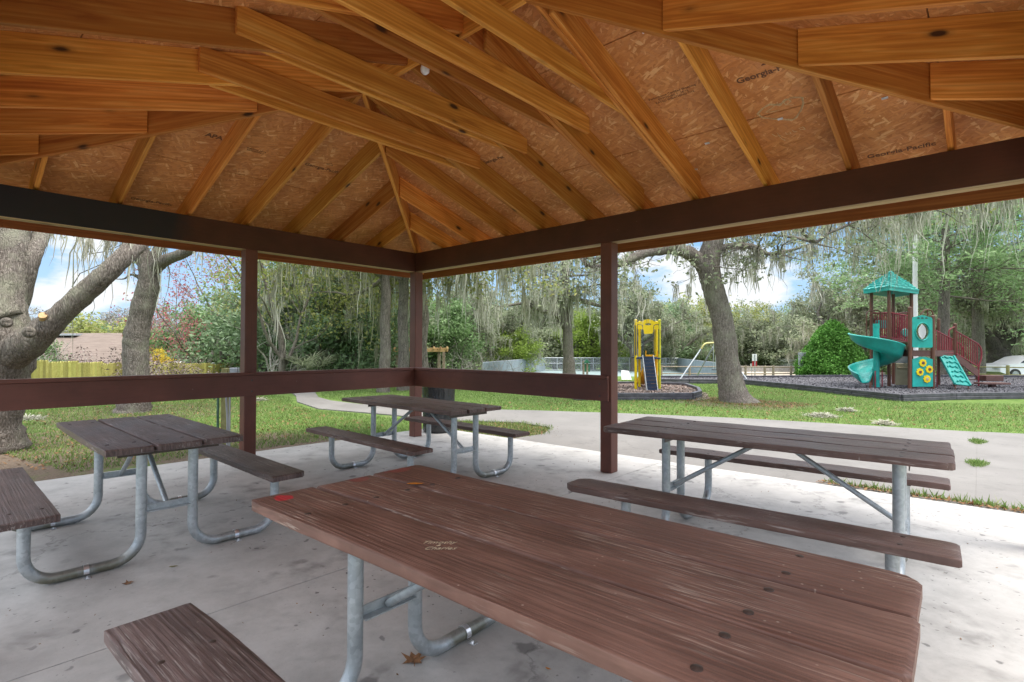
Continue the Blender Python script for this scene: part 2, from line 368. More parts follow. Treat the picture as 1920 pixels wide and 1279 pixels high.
def ground_mat():
    s = Mat('lawn_and_earth')
    n1 = s.noise(s.coords(), .45, 6, .6); n2 = s.noise(s.coords(), 3.5, 6, .7); n3 = s.noise(s.coords(), 40, 3, .7)
    g = s.ramp(n2, (.3, (.07, .12, .03)), (.55, (.12, .185, .045)), (.8, (.19, .235, .08)))
    d = s.ramp(n3, (.3, (.09, .065, .045)), (.7, (.2, .155, .115)))
    xyz = s.n('ShaderNodeSeparateXYZ'); s.l(s.tc.outputs['Object'], xyz.inputs[0])
    # earth worn bare under the oaks west of the pavilion
    def blob(cx, cy, r):
        sb = s.n('ShaderNodeVectorMath', operation='SUBTRACT'); s.l(s.tc.outputs['Object'], sb.inputs[0]); sb.inputs[1].default_value = (cx, cy, 0)
        ln = s.n('ShaderNodeVectorMath', operation='LENGTH'); s.l(sb.outputs[0], ln.inputs[0])
        return s.ramp(s.math('DIVIDE', ln.outputs['Value'], r), (.35, .32), (1., 0.))
    w = s.math('ADD', s.math('ADD', blob(-2.6, -4.6, 3.2), blob(1.6, 9.1, 2.0)), s.math('ADD', blob(-7, -2.1, 2.5), blob(-.9, -1.8, 1.8)))
    w = s.math('ADD', w, blob(.4, 1.5, 1.1))
    m_ = s.math('ADD', s.math('MULTIPLY', n1, .6), s.math('MULTIPLY', n2, .4))
    m_ = s.math('ADD', m_, w)
    c = s.mix(s.ramp(m_, (.56, 0.), (.68, 1.)), g, d)
    s.set(c, .95, spec=.1); s.bump(n3, .5, .03); return s.m
GROUND = ground_mat()
def rough_island(name, cols, rough=.8, trans=0.0, spec=.2):
    s = Mat(name); ge = s.n('ShaderNodeNewGeometry')
    k = len(cols); c = s.ramp(ge.outputs['Random Per Island'], *[(i/(k-1), q) for i, q in enumerate(cols)])
    tone = s.n('ShaderNodeHueSaturation'); s.l(c, tone.inputs['Color'])
    n1 = s.noise(s.coords(), .8, 3); s.l(s.math('ADD', s.math('MULTIPLY', n1, .9), .55), tone.inputs['Value']); c = tone.outputs[0]
    s.set(c, rough, spec=spec)
    if trans:
        tr = s.n('ShaderNodeBsdfTranslucent'); s.l(c, tr.inputs[0]); mx = s.n('ShaderNodeMixShader'); mx.inputs[0].default_value = trans
        s.l(s.p.outputs[0], mx.inputs[1]); s.l(tr.outputs[0], mx.inputs[2]); s.l(mx.outputs[0], s.out.inputs[0])
    return s.m
LEAF_OAK = rough_island('live_oak_leaves', [(.15, .18, .1), (.22, .255, .15), (.3, .335, .21), (.39, .42, .29)], .6, .45)
LEAF_GREEN = rough_island('bright_green_leaves', [(.08, .145, .05), (.135, .225, .08), (.19, .3, .12), (.27, .38, .18)], .5, .45)
LEAF_DEEP = rough_island('deep_green_leaves', [(.1, .16, .075), (.155, .235, .11), (.22, .31, .165), (.3, .39, .24)], .5, .42)
LEAF_LIME = rough_island('lime_leaves', [(.14, .22, .03), (.22, .32, .05), (.3, .38, .09)], .5, .45)
LEAF_YG = rough_island('yellow_green_leaves', [(.17, .21, .05), (.26, .3, .08), (.37, .39, .14), (.42, .4, .17)], .5, .45)
LEAF_YEL = rough_island('yellow_autumn_leaves', [(.5, .36, .03), (.65, .5, .06), (.7, .55, .1)], .5, .45)
LEAF_RED = rough_island('crimson_maple_leaves', [(.26, .05, .07), (.4, .1, .12), (.42, .2, .18), (.26, .2, .13)], .5, .4)
LEAF_RUST = rough_island('rust_leaves', [(.2, .1, .05), (.29, .15, .08), (.24, .2, .12)], .6, .35)
LEAF_PURPLE = rough_island('faded_crepe_myrtle_twigs', [(.14, .105, .09), (.22, .16, .145), (.3, .23, .21)], .7, .1)
LEAF_BUSH = rough_island('conifer_bush_sprays', [(.06, .16, .025), (.1, .25, .04), (.15, .34, .06), (.21, .43, .09)], .55, .2)
LEAF_FEATHER = rough_island('feathery_cypress_needles', [(.18, .29, .11), (.27, .4, .18), (.38, .52, .28)], .55, .45)
MOSS = rough_island('spanish_moss', [(.26, .26, .19), (.38, .375, .29), (.5, .485, .4), (.62, .6, .51)], .9, .35, .05)
MOSS_DARK = rough_island('dark_olive_moss', [(.22, .225, .14), (.33, .33, .23), (.45, .44, .33)], .9, .3, .05)  # darker, more olive tint of the hanging moss
GRASSM = rough_island('grass_blades', [(.08, .15, .03), (.13, .22, .05), (.2, .3, .08), (.32, .35, .16)], .6, .35)
LITTER = rough_island('fallen_leaves', [(.1, .045, .02), (.2, .1, .045), (.3, .17, .08), (.14, .1, .06)], .7, .1)
MULCHM = rough_island('rubber_mulch', [(.05, .048, .055), (.09, .086, .096), (.14, .134, .145), (.2, .19, .195)], .8)
CHIPM = rough_island('wood_chip_mulch', [(.12, .095, .08), (.2, .16, .14), (.3, .25, .22), (.27, .16, .12)], .8)

def bark(name, a, b, c3, sc=1.0, zs=.2):
    s = Mat(name)
    v = s.coords((1, 1, zs)); ad = s.n('ShaderNodeVectorMath', operation='ADD'); s.l(v, ad.inputs[0])
    q = s.n('ShaderNodeVectorMath', operation='SCALE'); s.l(s.noise(v, 6*sc, 3, out='Color'), q.inputs[0]); q.inputs['Scale'].default_value = .22; s.l(q.outputs[0], ad.inputs[1])
    e = s.voro(ad.outputs[0], 30*sc, feature='DISTANCE_TO_EDGE'); n1 = s.noise(s.coords(), 2.2, 5, .65); n2 = s.noise(s.coords((1, 1, .4)), 60, 4, .7)
    n4 = s.noise(s.coords((1, 1, .12)), 34*sc, 5, .7); c = s.mix(s.math('MULTIPLY', s.ramp(e, (.0, 1.), (.14, 0.)), .6), s.ramp(s.math('ADD', s.math('MULTIPLY', n2, .5), s.math('MULTIPLY', n4, .5)), (.38, tuple(x*.55 for x in a)), (.62, b)), tuple(x*.4 for x in a))
    c = s.mix(s.ramp(n1, (.5, 0.), (.7, .75)), c, c3)
    s.set(c, .9, spec=.15)
    h = s.math('ADD', s.math('MULTIPLY', s.ramp(e, (0, 0.), (.3, 1.)), .5), s.math('MULTIPLY', n4, 1.6)); s.bump(h, .8, .025); return s.m
BARK_OAK = bark('oak_bark', (.16, .132, .108), (.31, .27, .232), (.25, .25, .18))
BARK_FAR = bark('weathered_trunk_bark', (.15, .13, .105), (.28, .245, .21), (.22, .21, .16), .7)
BARK_PALE = bark('pale_bare_bark', (.42, .39, .35), (.58, .55, .5), (.38, .36, .3), .5)
BARK_DARK = bark('dark_oak_bark', (.07, .06, .05), (.14, .125, .105), (.12, .13, .08), .6)

TEAL = plain('teal_plastic', (.013, .31, .265), .4, 0, .2, 3)
MAROON = plain('maroon_powder_coat', (.24, .022, .035), .4, 0, .15, 5)
POSTBR = plain('brown_powder_coat', (.13, .05, .03), .4, 0, .15, 5)
DECKBR = plain('brown_coated_deck', (.12, .055, .045), .6, 0, .2, 8)
YELLOW = plain('yellow_plastic', (.75, .53, .005), .35, 0, .1, 3)
YELLOWGR = plain('yellow_green_weathered_post', (.55, .52, .02), .45, 0, .25, 5)
ORANGE = plain('orange_yellow_slide_plastic', (.8, .38, .01), .35, 0, .12, 3)
NAVY = plain('navy_coated_steel', (.02, .035, .07), .4, 0, .3, 6)
TAN = plain('tan_plastic_panel', (.4, .34, .22), .5, 0, .15, 3)
BORDER = plain('black_timber_border', (.055, .052, .062), .55, 0, .5, 5, bump=.3)
WHITE = plain('white_painted_metal', (.72, .72, .7), .45, 0, .1, 3)
CARW = plain('white_car_paint', (.75, .76, .78), .18, 0, .03, 1)
GLASS = plain('dark_car_glass', (.02, .025, .03), .08, 0, .1, 1)
RUBBER = plain('black_rubber', (.025, .025, .025), .7)
GREENP = plain('dark_green_board', (.02, .12, .06), .5)
REDS = plain('red_sign_board', (.35, .015, .02), .5)
GREYS = plain('grey_sign_back', (.38, .4, .42), .45, .3)
BLUEGR = plain('pale_blue_windscreen', (.21, .255, .28), .6, 0, .12, 2)
COURT = plain('pale_teal_court_paint', (.19, .25, .245), .7, 0, .1, 1)
FENCE_Y = pine_mat('new_yellow_green_pickets', (.42, .4, .12), (.3, .27, .07), (.52, .5, .18), knots=False)
FENCE_G = plain('grey_weathered_pickets', (.3, .28, .26), .85, 0, .3, 9)
RAILW = plain('weathered_rail_timber', (.24, .19, .14), .85, 0, .3, 9)
POSTGR = plain('treated_green_timber', (.28, .26, .1), .8, 0, .35, 9)
ROOFSH = plain('asphalt_shingle', (.12, .08, .06), .9, 0, .3, 20)
ORANGEP = plain('green_spigot_pipe', (.1, .2, .13), .5, .2)
PVC = plain('grey_conduit', (.42, .43, .44), .5)
PAVE = plain('tan_road', (.42, .36, .28), .9, 0, .15, 3)
BULBM = plain('white_glass_bulb', (.8, .8, .78), .2)
INK = plain('faded_black_ink', (.15, .065, .03), .8, 0, .5, 90)
SCRATCH = plain('scratched_pale_wood', (.72, .52, .28), .8, 0, .3, 90)
def bag():
    s = Mat('black_bin_liner'); n = s.noise(s.coords((1, 1, .35)), 9, 5, .6, 1.0)
    s.set((.012, .013, .016), .22, spec=.8); s.bump(n, 1.0, .06); return s.m
BAG = bag()
def house_roof():
    s = Mat('brown_house_shingles'); xyz = s.n('ShaderNodeSeparateXYZ'); s.l(s.tc.outputs['Object'], xyz.inputs[0])
    n1 = s.noise(s.coords((1.2, 1.2, 14)), 1.5, 4, .7); fr = s.math('FRACT', s.math('MULTIPLY', xyz.outputs[2], 9))
    c = s.ramp(n1, (.3, (.115, .085, .066)), (.7, (.19, .148, .118)))
    c = s.mix(s.ramp(fr, (0, .6), (.2, 0.)), c, (.08, .05, .04)); s.set(c, .9); return s.m
HOUSER = house_roof()
def chain():
    s = Mat('chain_link_mesh')
    v = s.coords((1, 1, 1), rot=(0, 0, 0)); xyz = s.n('ShaderNodeSeparateXYZ'); s.l(v, xyz.inputs[0])
    h = s.math('ADD', xyz.outputs[0], xyz.outputs[1])
    a = s.math('FRACT', s.math('MULTIPLY', s.math('ADD', h, xyz.outputs[2]), 9)); b = s.math('FRACT', s.math('MULTIPLY', s.math('SUBTRACT', h, xyz.outputs[2]), 9))
    k = s.math('MAXIMUM', s.math('LESS_THAN', a, .14), s.math('LESS_THAN', b, .14))
    s.set((.5, .53, .55), .5, .5); tr = s.n('ShaderNodeBsdfTransparent'); mx = s.n('ShaderNodeMixShader')
    s.l(k, mx.inputs[0]); s.l(tr.outputs[0], mx.inputs[1]); s.l(s.p.outputs[0], mx.inputs[2]); s.l(mx.outputs[0], s.out.inputs[0]); return s.m
CHAIN = chain()

# ------------------------------------------------------------------ the picnic pavilion
LX, WY, SL = 6.90, 5.02, .315          # plan to post centres, roof slope
ZB = 2.81                             # underside of rafters above the post line
RH, RW = .226, .038                    # rafter size
OH = .6                               # overhang
HV = RH*math.sqrt(1+SL*SL)
pav = empty('picnic_pavilion', (0, 0, 0), label='open brown timber picnic pavilion with exposed pine rafters and hip roof', cat='pavilion')
def board(name, A, B, w, h, mat, parent=pav, plumb=False, bev=.003, side=None, sag=0.0):
    """A and B are the ends of the bottom centre line; local X runs along the board"""
    A = Vector([float(q) for q in A]); B = Vector([float(q) for q in B]); d = B-A; L = d.length; x = d.normalized()
    if side is not None: y = Vector(side)
    else: y = Vector((0, 0, 1)).cross(x)
    y = (y - x*y.dot(x)).normalized(); z = x.cross(y)
    mb = MB(); mb.box((L/2, 0, h/2), (L, w, h), None, bev)
    if plumb:
        t = z.dot(Vector((0, 0, 1))); k = x.dot(Vector((0, 0, 1)))/t
        mb.v = [(vx + vz*k, vy, vz) for vx, vy, vz in mb.v]
    o = mb.build(name, mat, parent)
    o.matrix_local = Matrix(((x.x, y.x, z.x, A.x), (x.y, y.y, z.y, A.y), (x.z, y.z, z.z, A.z), (0, 0, 0, 1)))
    return o
HP = .07
post_xy = [(0, 0), (3.45, 0), (LX, 0), (0, -2.48), (0, -WY), (3.45, -WY), (LX, -WY), (LX, -2.48)]
for x, y in post_xy:
    board('post', (x, y-HP, 0), (x, y-HP, 2.514), .14, .14, BROWN, side=(1, 0, 0), bev=.006)
# beams: two plies with a visible seam below
def ply_beam(A, B, inner, mat_in, mat_out=None):
    A = np.array(A, float); B = np.array(B, float); inner = np.array(inner, float)
    o1 = board('beam', A+inner*.04, B+inner*.04, .06, .286, mat_in)
    o1.data.materials.append(PINE_PALE)
    for f in o1.data.polygons:
        if f.normal.z < -.9: f.material_index = 1
    o2 = board('beam', A-inner*.038, B-inner*.038, .088, .284, PINE_PALE)
    return o1
ZBB = 2.514
ply_beam((-.07, 0, ZBB), (LX+.07, 0, ZBB), (0, -1, 0), BROWN_BEAM)
ply_beam((0, -.071, ZBB), (0, -WY-.07, ZBB), (1, 0, 0), BROWN_DARK_END)
ply_beam((.01, -WY, ZBB), (LX+.07, -WY, ZBB), (0, 1, 0), BROWN_BEAM)
ply_beam((LX, -.071, ZBB), (LX, -WY+.071, ZBB), (-1, 0, 0), BROWN_BEAM)
# railings on the inner faces of the posts
def railing(A, B, inner, name='railing'):
    A = np.array(A, float); B = np.array(B, float); inner = np.array(inner, float)
    r = board(name, A+inner*(HP+.019)+[0, 0, .78], B+inner*(HP+.019)+[0, 0, .78], .037, .241, BROWN, bev=.004)
    c = board('rail_cap', A+inner*(HP-.0)+[0, 0, 1.0215], B+inner*(HP-.0)+[0, 0, 1.0215], .1, .038, BROWN, bev=.006)
    w = r.matrix_basis.inverted() @ c.matrix_basis; c.parent = r; c.matrix_local = w
    return r
railing((.108, 0, 0), (3.5, 0, 0), (0, -1, 0))
railing((0, -.071, 0), (0, -WY, 0), (1, 0, 0))
# bolts heads where rails and beams meet posts
bh = MB(); bh.tube([(0, 0, 0), (0, 0, .006)], .011, 10)
b0 = None
for x, y, n in [(3.40, -.107, 'y'), (.107, -2.48, 'x')]:
    for z in (.835, .965):
        o = bh.build('bolt_head', BOLT, pav) if b0 is None else b0.copy()
        if b0 is None: b0 = o
        else: COL.objects.link(o); o.parent = pav
        o.location = (x, y, z); o.rotation_euler = (math.radians(90), 0, 0) if n == 'y' else (0, math.radians(90), 0)

def zb(d): return ZB + SL*d
XS = [.63, 1.26, 1.89, 2.50, 3.16, 3.81, 4.42, 5.09, 5.73, 6.37]
YS = [-.63, -1.26, -1.89, -2.51, -3.13, -3.76, -4.40]
HW = WY/2
def rafter(fx, fy, ux, uy, dmax, lift=0):
    """from the eave inwards: foot point (fx,fy) on the post line, inward unit (ux,uy)"""
    A = (fx-ux*(OH-.02), fy-uy*(OH-.02), zb(-(OH-.02))); B = (fx+ux*dmax, fy+uy*dmax, zb(dmax))
    return board('rafter', A, B, RW, RH, PINE, plumb=True)
XSS = [.60, 1.23, 1.88, 2.50, 3.16, 3.81, 4.42, 5.09, 5.73, 6.37]
for x, x2 in zip(XS, XSS):
    dm = min(x, LX-x, HW)
    cut = .019 if dm >= HW-.06 else .028
    rafter(x, 0, 0, -1, min(dm, HW)-cut); rafter(x2, -WY, 0, 1, min(dm, HW, x2)-cut)
for y in YS:
    dm = min(-y, WY+y, HW)
    rafter(0, y, 1, 0, dm-.028); rafter(LX, y, -1, 0, dm-.028)
# hips and ridge
RX0, RX1 = HW, LX-HW
for (cx, cy, sx, sy, rx) in ((0, 0, 1, -1, RX0), (0, -WY, 1, 1, RX0), (LX, 0, -1, -1, RX1), (LX, -WY, -1, 1, RX1)):
    A = (cx-sx*(OH-.02), cy-sy*(OH-.02), zb(-(OH-.02))-.025); B = (cx+sx*HW, cy+sy*HW, zb(HW)-.025)
    board('hip_rafter', A, B, RW, RH+.03, PINE, plumb=True)
board('ridge_board', (RX0, -HW, zb(HW)-.03), (RX1, -HW, zb(HW)-.03), RW, RH+.03, PINE)
for x in (2.50-.04, 3.81+.04, 4.42+.04): board('sister_rafter', (x, .02, zb(-.02)+.004), (x, -HW*.93, zb(HW*.93)+.004), RW, RH-.006, PINE, plumb=True)
# collar ties bolted on both sides of the common rafters
for x, sides in ((2.5, (1,)), (2.422, (-1,)), (3.16, (1, -1)), (3.89, (1,)), (3.81, (-1,)), (4.42, (-1,))):
    for k in sides:
        board('collar_tie', (x+k*.0395, -1.12 if k > 0 else -1.3, 3.262+.003*k), (x+k*.0395, -3.82 if k > 0 else -3.7, 3.262+.003*k), RW, .178, PINE, bev=.004)
# fascia boards
zf = zb(-OH); fb, fh = zf-.10, .34
fo = OH+.012
board('fascia', (-fo, fo-.012, fb), (LX+fo, fo-.012, fb), .022, fh, PINE_DARK); board('fascia', (-fo, -WY-fo+.012, fb), (LX+fo, -WY-fo+.012, fb), .022, fh, PINE_DARK)
board('fascia', (-fo+.012, fo-.024, fb), (-fo+.012, -WY-fo+.024, fb), .022, fh, PINE_DARK); board('fascia', (LX+fo-.012, fo-.024, fb), (LX+fo-.012, -WY-fo+.024, fb), .022, fh, PINE_DARK)
# strand-board roof deck: separate sheets with a thin gap, laid in courses on each slope
def slope_frame(side):
    if side == 'N': return np.array([0, 0, 0.]), np.array([1, 0, 0.]), np.array([0, -1, 0.]), LX
    if side == 'S': return np.array([LX, -WY, 0.]), np.array([-1, 0, 0.]), np.array([0, 1, 0.]), LX
    if side == 'W': return np.array([0, -WY, 0.]), np.array([0, 1, 0.]), np.array([1, 0, 0.]), WY
    return np.array([LX, 0, 0.]), np.array([0, -1, 0.]), np.array([-1, 0, 0.]), WY
KS = math.sqrt(1+SL*SL)
for side in 'NSWE':
    o, ex, ein, LEN = slope_frame(side)
    ez = np.array([0, 0, 1.0]); en = -(ein*SL) + ez; en /= np.linalg.norm(en); eu = (ein + ez*SL)/KS
    base = o + ez*(ZB+HV)
    course = 1.216
    dtop = HW
    def halfw(d): return (-min(d, 9)), LEN+min(d, 9)
    us = [-OH*KS]
    first = .62 if side in 'NS' else .62
    u = -OH*KS + 1.22
    while u < dtop*KS-.05: us.append(u); u += course
    us.append(dtop*KS)
    ci = 0
    for u0, u1 in zip(us[:-1], us[1:]):
        d0, d1 = u0/KS, u1/KS
        a = max(d0, -OH); lo0, hi0 = d0, LEN-d0; lo1, hi1 = d1, LEN-d1
        loc = {'N': ([1.26, 3.81, 6.37], [2.5, 5.09]), 'S': ([LX-q for q in (6.37, 3.81, 1.26)], [LX-5.09, LX-2.5]), 'W': ([WY-3.76, WY-1.26], [WY-2.51]), 'E': ([1.26, 3.76], [2.51])}[side][ci % 2]
        xs = np.array([-2.0]+loc+[LEN+2.0]); ci += 1
        for xa, xb in zip(xs[:-1], xs[1:]):
            xa_, xb_ = xa+.002, xb-.002
            # clip the sheet to the trapezium of the slope
            poly = [(xa_, u0+.0045), (xb_, u0+.0045), (xb_, u1-.0045), (xa_, u1-.0045)]
            def clip(poly, f):
                out = []
                for i in range(len(poly)):
                    p, q = poly[i], poly[(i+1) % len(poly)]; fp, fq = f(p), f(q)
                    if fp >= 0: out.append(p)
                    if (fp >= 0) != (fq >= 0):
                        t = fp/(fp-fq); out.append((p[0]+t*(q[0]-p[0]), p[1]+t*(q[1]-p[1])))
                return out
            poly = clip(poly, lambda p: p[0]-p[1]/KS)
            if len(poly) > 2: poly = clip(poly, lambda p: LEN-p[1]/KS-p[0])
            if len(poly) < 3: continue
            ar = abs(sum(poly[i][0]*poly[(i+1) % len(poly)][1]-poly[(i+1) % len(poly)][0]*poly[i][1] for i in range(len(poly))))/2
            if ar < .01: continue
            mb = MB(); n = len(poly)
            mb.v = [(p[0], p[1], 0) for p in poly] + [(p[0], p[1], .012) for p in poly]
            mb.f = [tuple(range(n))[::-1], tuple(range(n, 2*n))] + [(i, (i+1) % n, n+(i+1) % n, n+i) for i in range(n)]
            ob = mb.build('roof_sheathing', OSB, pav)
            ob.matrix_local = Matrix(((ex[0], eu[0], en[0], base[0]), (ex[1], eu[1], en[1], base[1]), (ex[2], eu[2], en[2], base[2]), (0, 0, 0, 1)))
    # shingles above
    mb = MB(); off = en*.016; e = OH+.03
    base = base + en*.004; pts = [base+ex*(-e)+ein*(-e)+ez*(-SL*e), base+ex*(LEN+e)+ein*(-e)+ez*(-SL*e), base+ex*(LEN-HW)+ein*HW+ez*SL*HW, base+ex*HW+ein*HW+ez*SL*HW]
    mb.v = [tuple(p+off) for p in pts]+[tuple(p+off+ez*.012) for p in pts]
    mb.f = [(0, 1, 2, 3), (4, 5, 6, 7), (0, 1, 5, 4), (1, 2, 6, 5), (2, 3, 7, 6), (3, 0, 4, 7)]
    mb.build('shingles', ROOFSH, pav)
# blocking between the rafters above the beams, pale bird-blocked corner brackets
# printed stamps and scratched drawings on the underside of the sheathing
def slope_place(side, px, py):
    o, ex, ein, LEN = slope_frame(side); r = ray(px, py)
    # plane z = ZB+HV + SL*d, d = dot(p-o, ein)
    t = (ZB+HV + SL*np.dot(CAM-o, ein) - CAM[2])/(r[2]-SL*np.dot(r, ein)); return CAM + r*t
def text_mesh(name, body, size, mat, parent, mtx, extrude=.0006, shear=0.0, bold=0.0):
    cu = bpy.data.curves.new(name, 'FONT'); cu.body = body; cu.size = size; cu.extrude = extrude; cu.shear = shear; cu.align_x = 'CENTER'; cu.align_y = 'CENTER'; cu.resolution_u = 3; cu.offset = bold
    to = bpy.data.objects.new(name, cu); COL.objects.link(to); bpy.context.view_layer.update()
    me = bpy.data.meshes.new_from_object(to.evaluated_get(bpy.context.evaluated_depsgraph_get())); bpy.data.objects.remove(to); bpy.data.curves.remove(cu)
    o = link(name, me, mat, parent); me.name = name; o.matrix_local = mtx; return o
def stamp_mtx(side, px, py, rot=0.0):
    o, ex, ein, LEN = slope_frame(side); p = slope_place(side, px, py)
    eu = (ein + np.array([0, 0, SL]))/KS
    exx = ex*math.cos(rot)+eu*math.sin(rot); euu = -ex*math.sin(rot)+eu*math.cos(rot)
    n = np.cross(exx, euu)        # seen from below the text reads along +ex
    if n[2] > 0: pass
    nn = np.array([*(-ein*SL)[:2], 1.0]); nn /= np.linalg.norm(nn)
    # viewed from underneath: mirror so that local z points down into the room
    return exx, euu, nn, p
def place_text(body, size, side, px, py, flip=1, mat=INK, rot=0.0, **k):
    o, ex, ein, LEN = slope_frame(side); p = slope_place(side, px, py)
    eu = (ein + np.array([0, 0, SL]))/KS; nn = -(ein*SL)+np.array([0, 0, 1.0]); nn /= np.linalg.norm(nn)
    z = -nn; y = eu; x = np.cross(y, z)
    if rot: x, y = x*math.cos(rot)+y*math.sin(rot), -x*math.sin(rot)+y*math.cos(rot)
    p = p + z*.0012
    mt = Matrix(((x[0], y[0], z[0], p[0]), (x[1], y[1], z[1], p[1]), (x[2], y[2], z[2], p[2]), (0, 0, 0, 1)))
    return text_mesh('printed_stamp' if mat is INK else 'scratched_drawing', body, size, mat, pav, mt, **k)
def place_lines(lines, side, px, py, mat, w=.004, name='scratched_drawing', sc=1.0, jit=0.0, rep=1, seed=1):
    """polylines drawn as thin flat strokes on the sheathing"""
    rg = random.Random(seed)
    mb = MB()
    for ln in lines:
        for rp in range(rep):
            q = [(a*sc+rg.uniform(-jit, jit), b*sc+rg.uniform(-jit, jit)) for a, b in ln]
            for (x0, y0), (x1, y1) in zip(q[:-1], q[1:]):
                L = math.hypot(x1-x0, y1-y0)
                if L > 1e-5: mb.box(((x0+x1)/2, (y0+y1)/2, 0), (L+w*.6, w*rg.uniform(.6, 1.2), .0008), ((( x1-x0)/L, (y1-y0)/L, 0), (-(y1-y0)/L, (x1-x0)/L, 0), (0, 0, 1)))
    ob = mb.build(name, mat, pav)
    o, ex, ein, LEN = slope_frame(side); p = slope_place(side, px, py); eu = (ein + np.array([0, 0, SL]))/KS
    nn = -(ein*SL)+np.array([0, 0, 1.0]); nn /= np.linalg.norm(nn); z = -nn; y = eu; x = np.cross(y, z); p = p + z*.0012
    ob.matrix_local = Matrix(((x[0], y[0], z[0], p[0]), (x[1], y[1], z[1], p[1]), (x[2], y[2], z[2], p[2]), (0, 0, 0, 1))); return ob
place_text('Georgia-Pac', .078, 'N', 1432, 137, bold=.002); place_text('Georgia-Pacific', .075, 'N', 1688, 282, bold=.0015)
place_text('Performance Certified Sheathing\nEXPOSURE 1  24/16\nRATED SHEATHING 7/16', .03, 'N', 1262, 178)
place_text('Georgia-Pacific', .07, 'W', 606, 316, bold=.001); place_text('Georgia-Pacific', .065, 'W', 285, 378, bold=.001)
place_text('Sheathing 24/16\nEXPOSURE 1', .03, 'W', 480, 283); place_text('APA', .08, 'W', 402, 256, bold=.003)
place_text('Georgia-Pac', .06, 'N', 925, 300, bold=.001)
place_lines([[(-.06, 0), (0, .05), (.06, 0), (-.06, 0)], [(-.045, .006), (0, .035), (.045, .006)], [(-.03, .012), (.03, .012)]], 'N', 1445, 117, INK, .006, 'printed_stamp', rep=2, jit=.002)
place_lines([[(-.04, 0), (0, .035), (.04, 0), (-.04, 0)]], 'W', 618, 309, INK, .005, 'printed_stamp')
hl = [(-.17+.0, .03), (-.12, .085), (-.06, .10), (-.0, .06), (.0, .055), (.05, .1), (.11, .105), (.16, .07), (.155, .01), (.12, -.06), (.07, -.13), (.04, -.15), (-.05, -.10), (-.15, -.03), (-.17, .03)]
place_lines([hl], 'N', 1466, 206, SCRATCH, .0045, jit=.008, rep=7, seed=4)
place_lines([[(-.1, 0), (-.05, .03), (-.02, .05)], [(-.1, 0), (-.06, -.015), (-.01, -.02)], [(-.01, .04), (.0, .075)], [(-.03, .05), (.02, .05)], [(.04, .07), (.08, .07), (.09, .04), (.05, .02), (.04, .07)], [(.05, .02), (.1, .0)]], 'N', 1462, 203, SCRATCH, .0045, jit=.003, rep=3, seed=7)
place_lines([[(-.13, .04), (-.11, 0), (-.07, .0)], [(-.09, .04), (-.08, -.05), (-.06, -.08)], [(-.03, .02), (-.03, -.01), (0, -.01), (0, .01)], [(.02, .03), (.03, 0), (.05, 0)], [(.07, .03), (.1, .035), (.11, 0), (.075, .01)]], 'N', 1482, 249, SCRATCH, .004, jit=.002, rep=2, seed=9)
# little galvanised sheathing clips glinting along the seams
clip_mb = MB(); clip_mb.box((0, 0, 0), (.04, .022, .006), None, .001)
for side, px, py in (('N', 1209, 58), ('N', 1326, 268), ('N', 1463, 222), ('N', 1659, 183), ('N', 1304, 317), ('W', 930, 403)):
    if side == 'N':
        p = slope_place('N', px, py); c_ = clip_mb.build('sheathing_clip', STEEL_BRIGHT, pav); c_.location = tuple(p-np.array([0, 0, .004])); c_.rotation_euler = (-math.atan(SL), 0, 0)
# ------------------------------------------------------------------ bulb under the ridge
bulb = empty('light_bulb', (3.31, -2.46, 3.6), label='white round glass bulb hanging under the ridge', cat='light bulb')
mb = MB(); mb.tube([(0, 0, .045), (0, 0, -.0)], .024, 14); mb.build('lamp_holder', WHITE, bulb, True)
mb = MB(); mb.tube([(0, 0, .0), (0, 0, -.015), (0, 0, -.035), (0, 0, -.06), (0, 0, -.085), (0, 0, -.1), (0, 0, -.106)], [.014, .02, .03, .037, .033, .018, .004], 16); mb.build('glass_globe', BULBM, bulb, 'full')

# ------------------------------------------------------------------ ground, slab, walks
gx = np.concatenate([np.arange(-260, -40, 10), np.arange(-40, 40, 1.0), np.arange(40, 261, 10)])
gy = np.concatenate([np.arange(-80, -20, 10), np.arange(-20, 60, 1.0), np.arange(60, 301, 12)])
X_, Y_ = np.meshgrid(gx, gy, indexing='ij'); Z_ = ground_z(X_, Y_)
nx, ny = X_.shape; idx = np.arange(nx*ny).reshape(nx, ny)
Fq = np.stack([idx[:-1, :-1], idx[1:, :-1], idx[1:, 1:], idx[:-1, 1:]], -1).reshape(-1, 4)
tag(npmesh('ground', np.stack([X_, Y_, Z_], -1).reshape(-1, 3), Fq, GROUND, smooth='full'), kind='structure')
def sheet(name, poly, z0, z1, mat, bev=0):
    mb = MB(); n = len(poly); mb.v = [(x, y, z0) for x, y in poly]+[(x, y, z1) for x, y in poly]
    mb.f = [tuple(range(n))[::-1], tuple(range(n, 2*n))]+[(i, (i+1) % n, n+(i+1) % n, n+i) for i in range(n)]
    return tag(mb.build(name, mat), kind='structure')
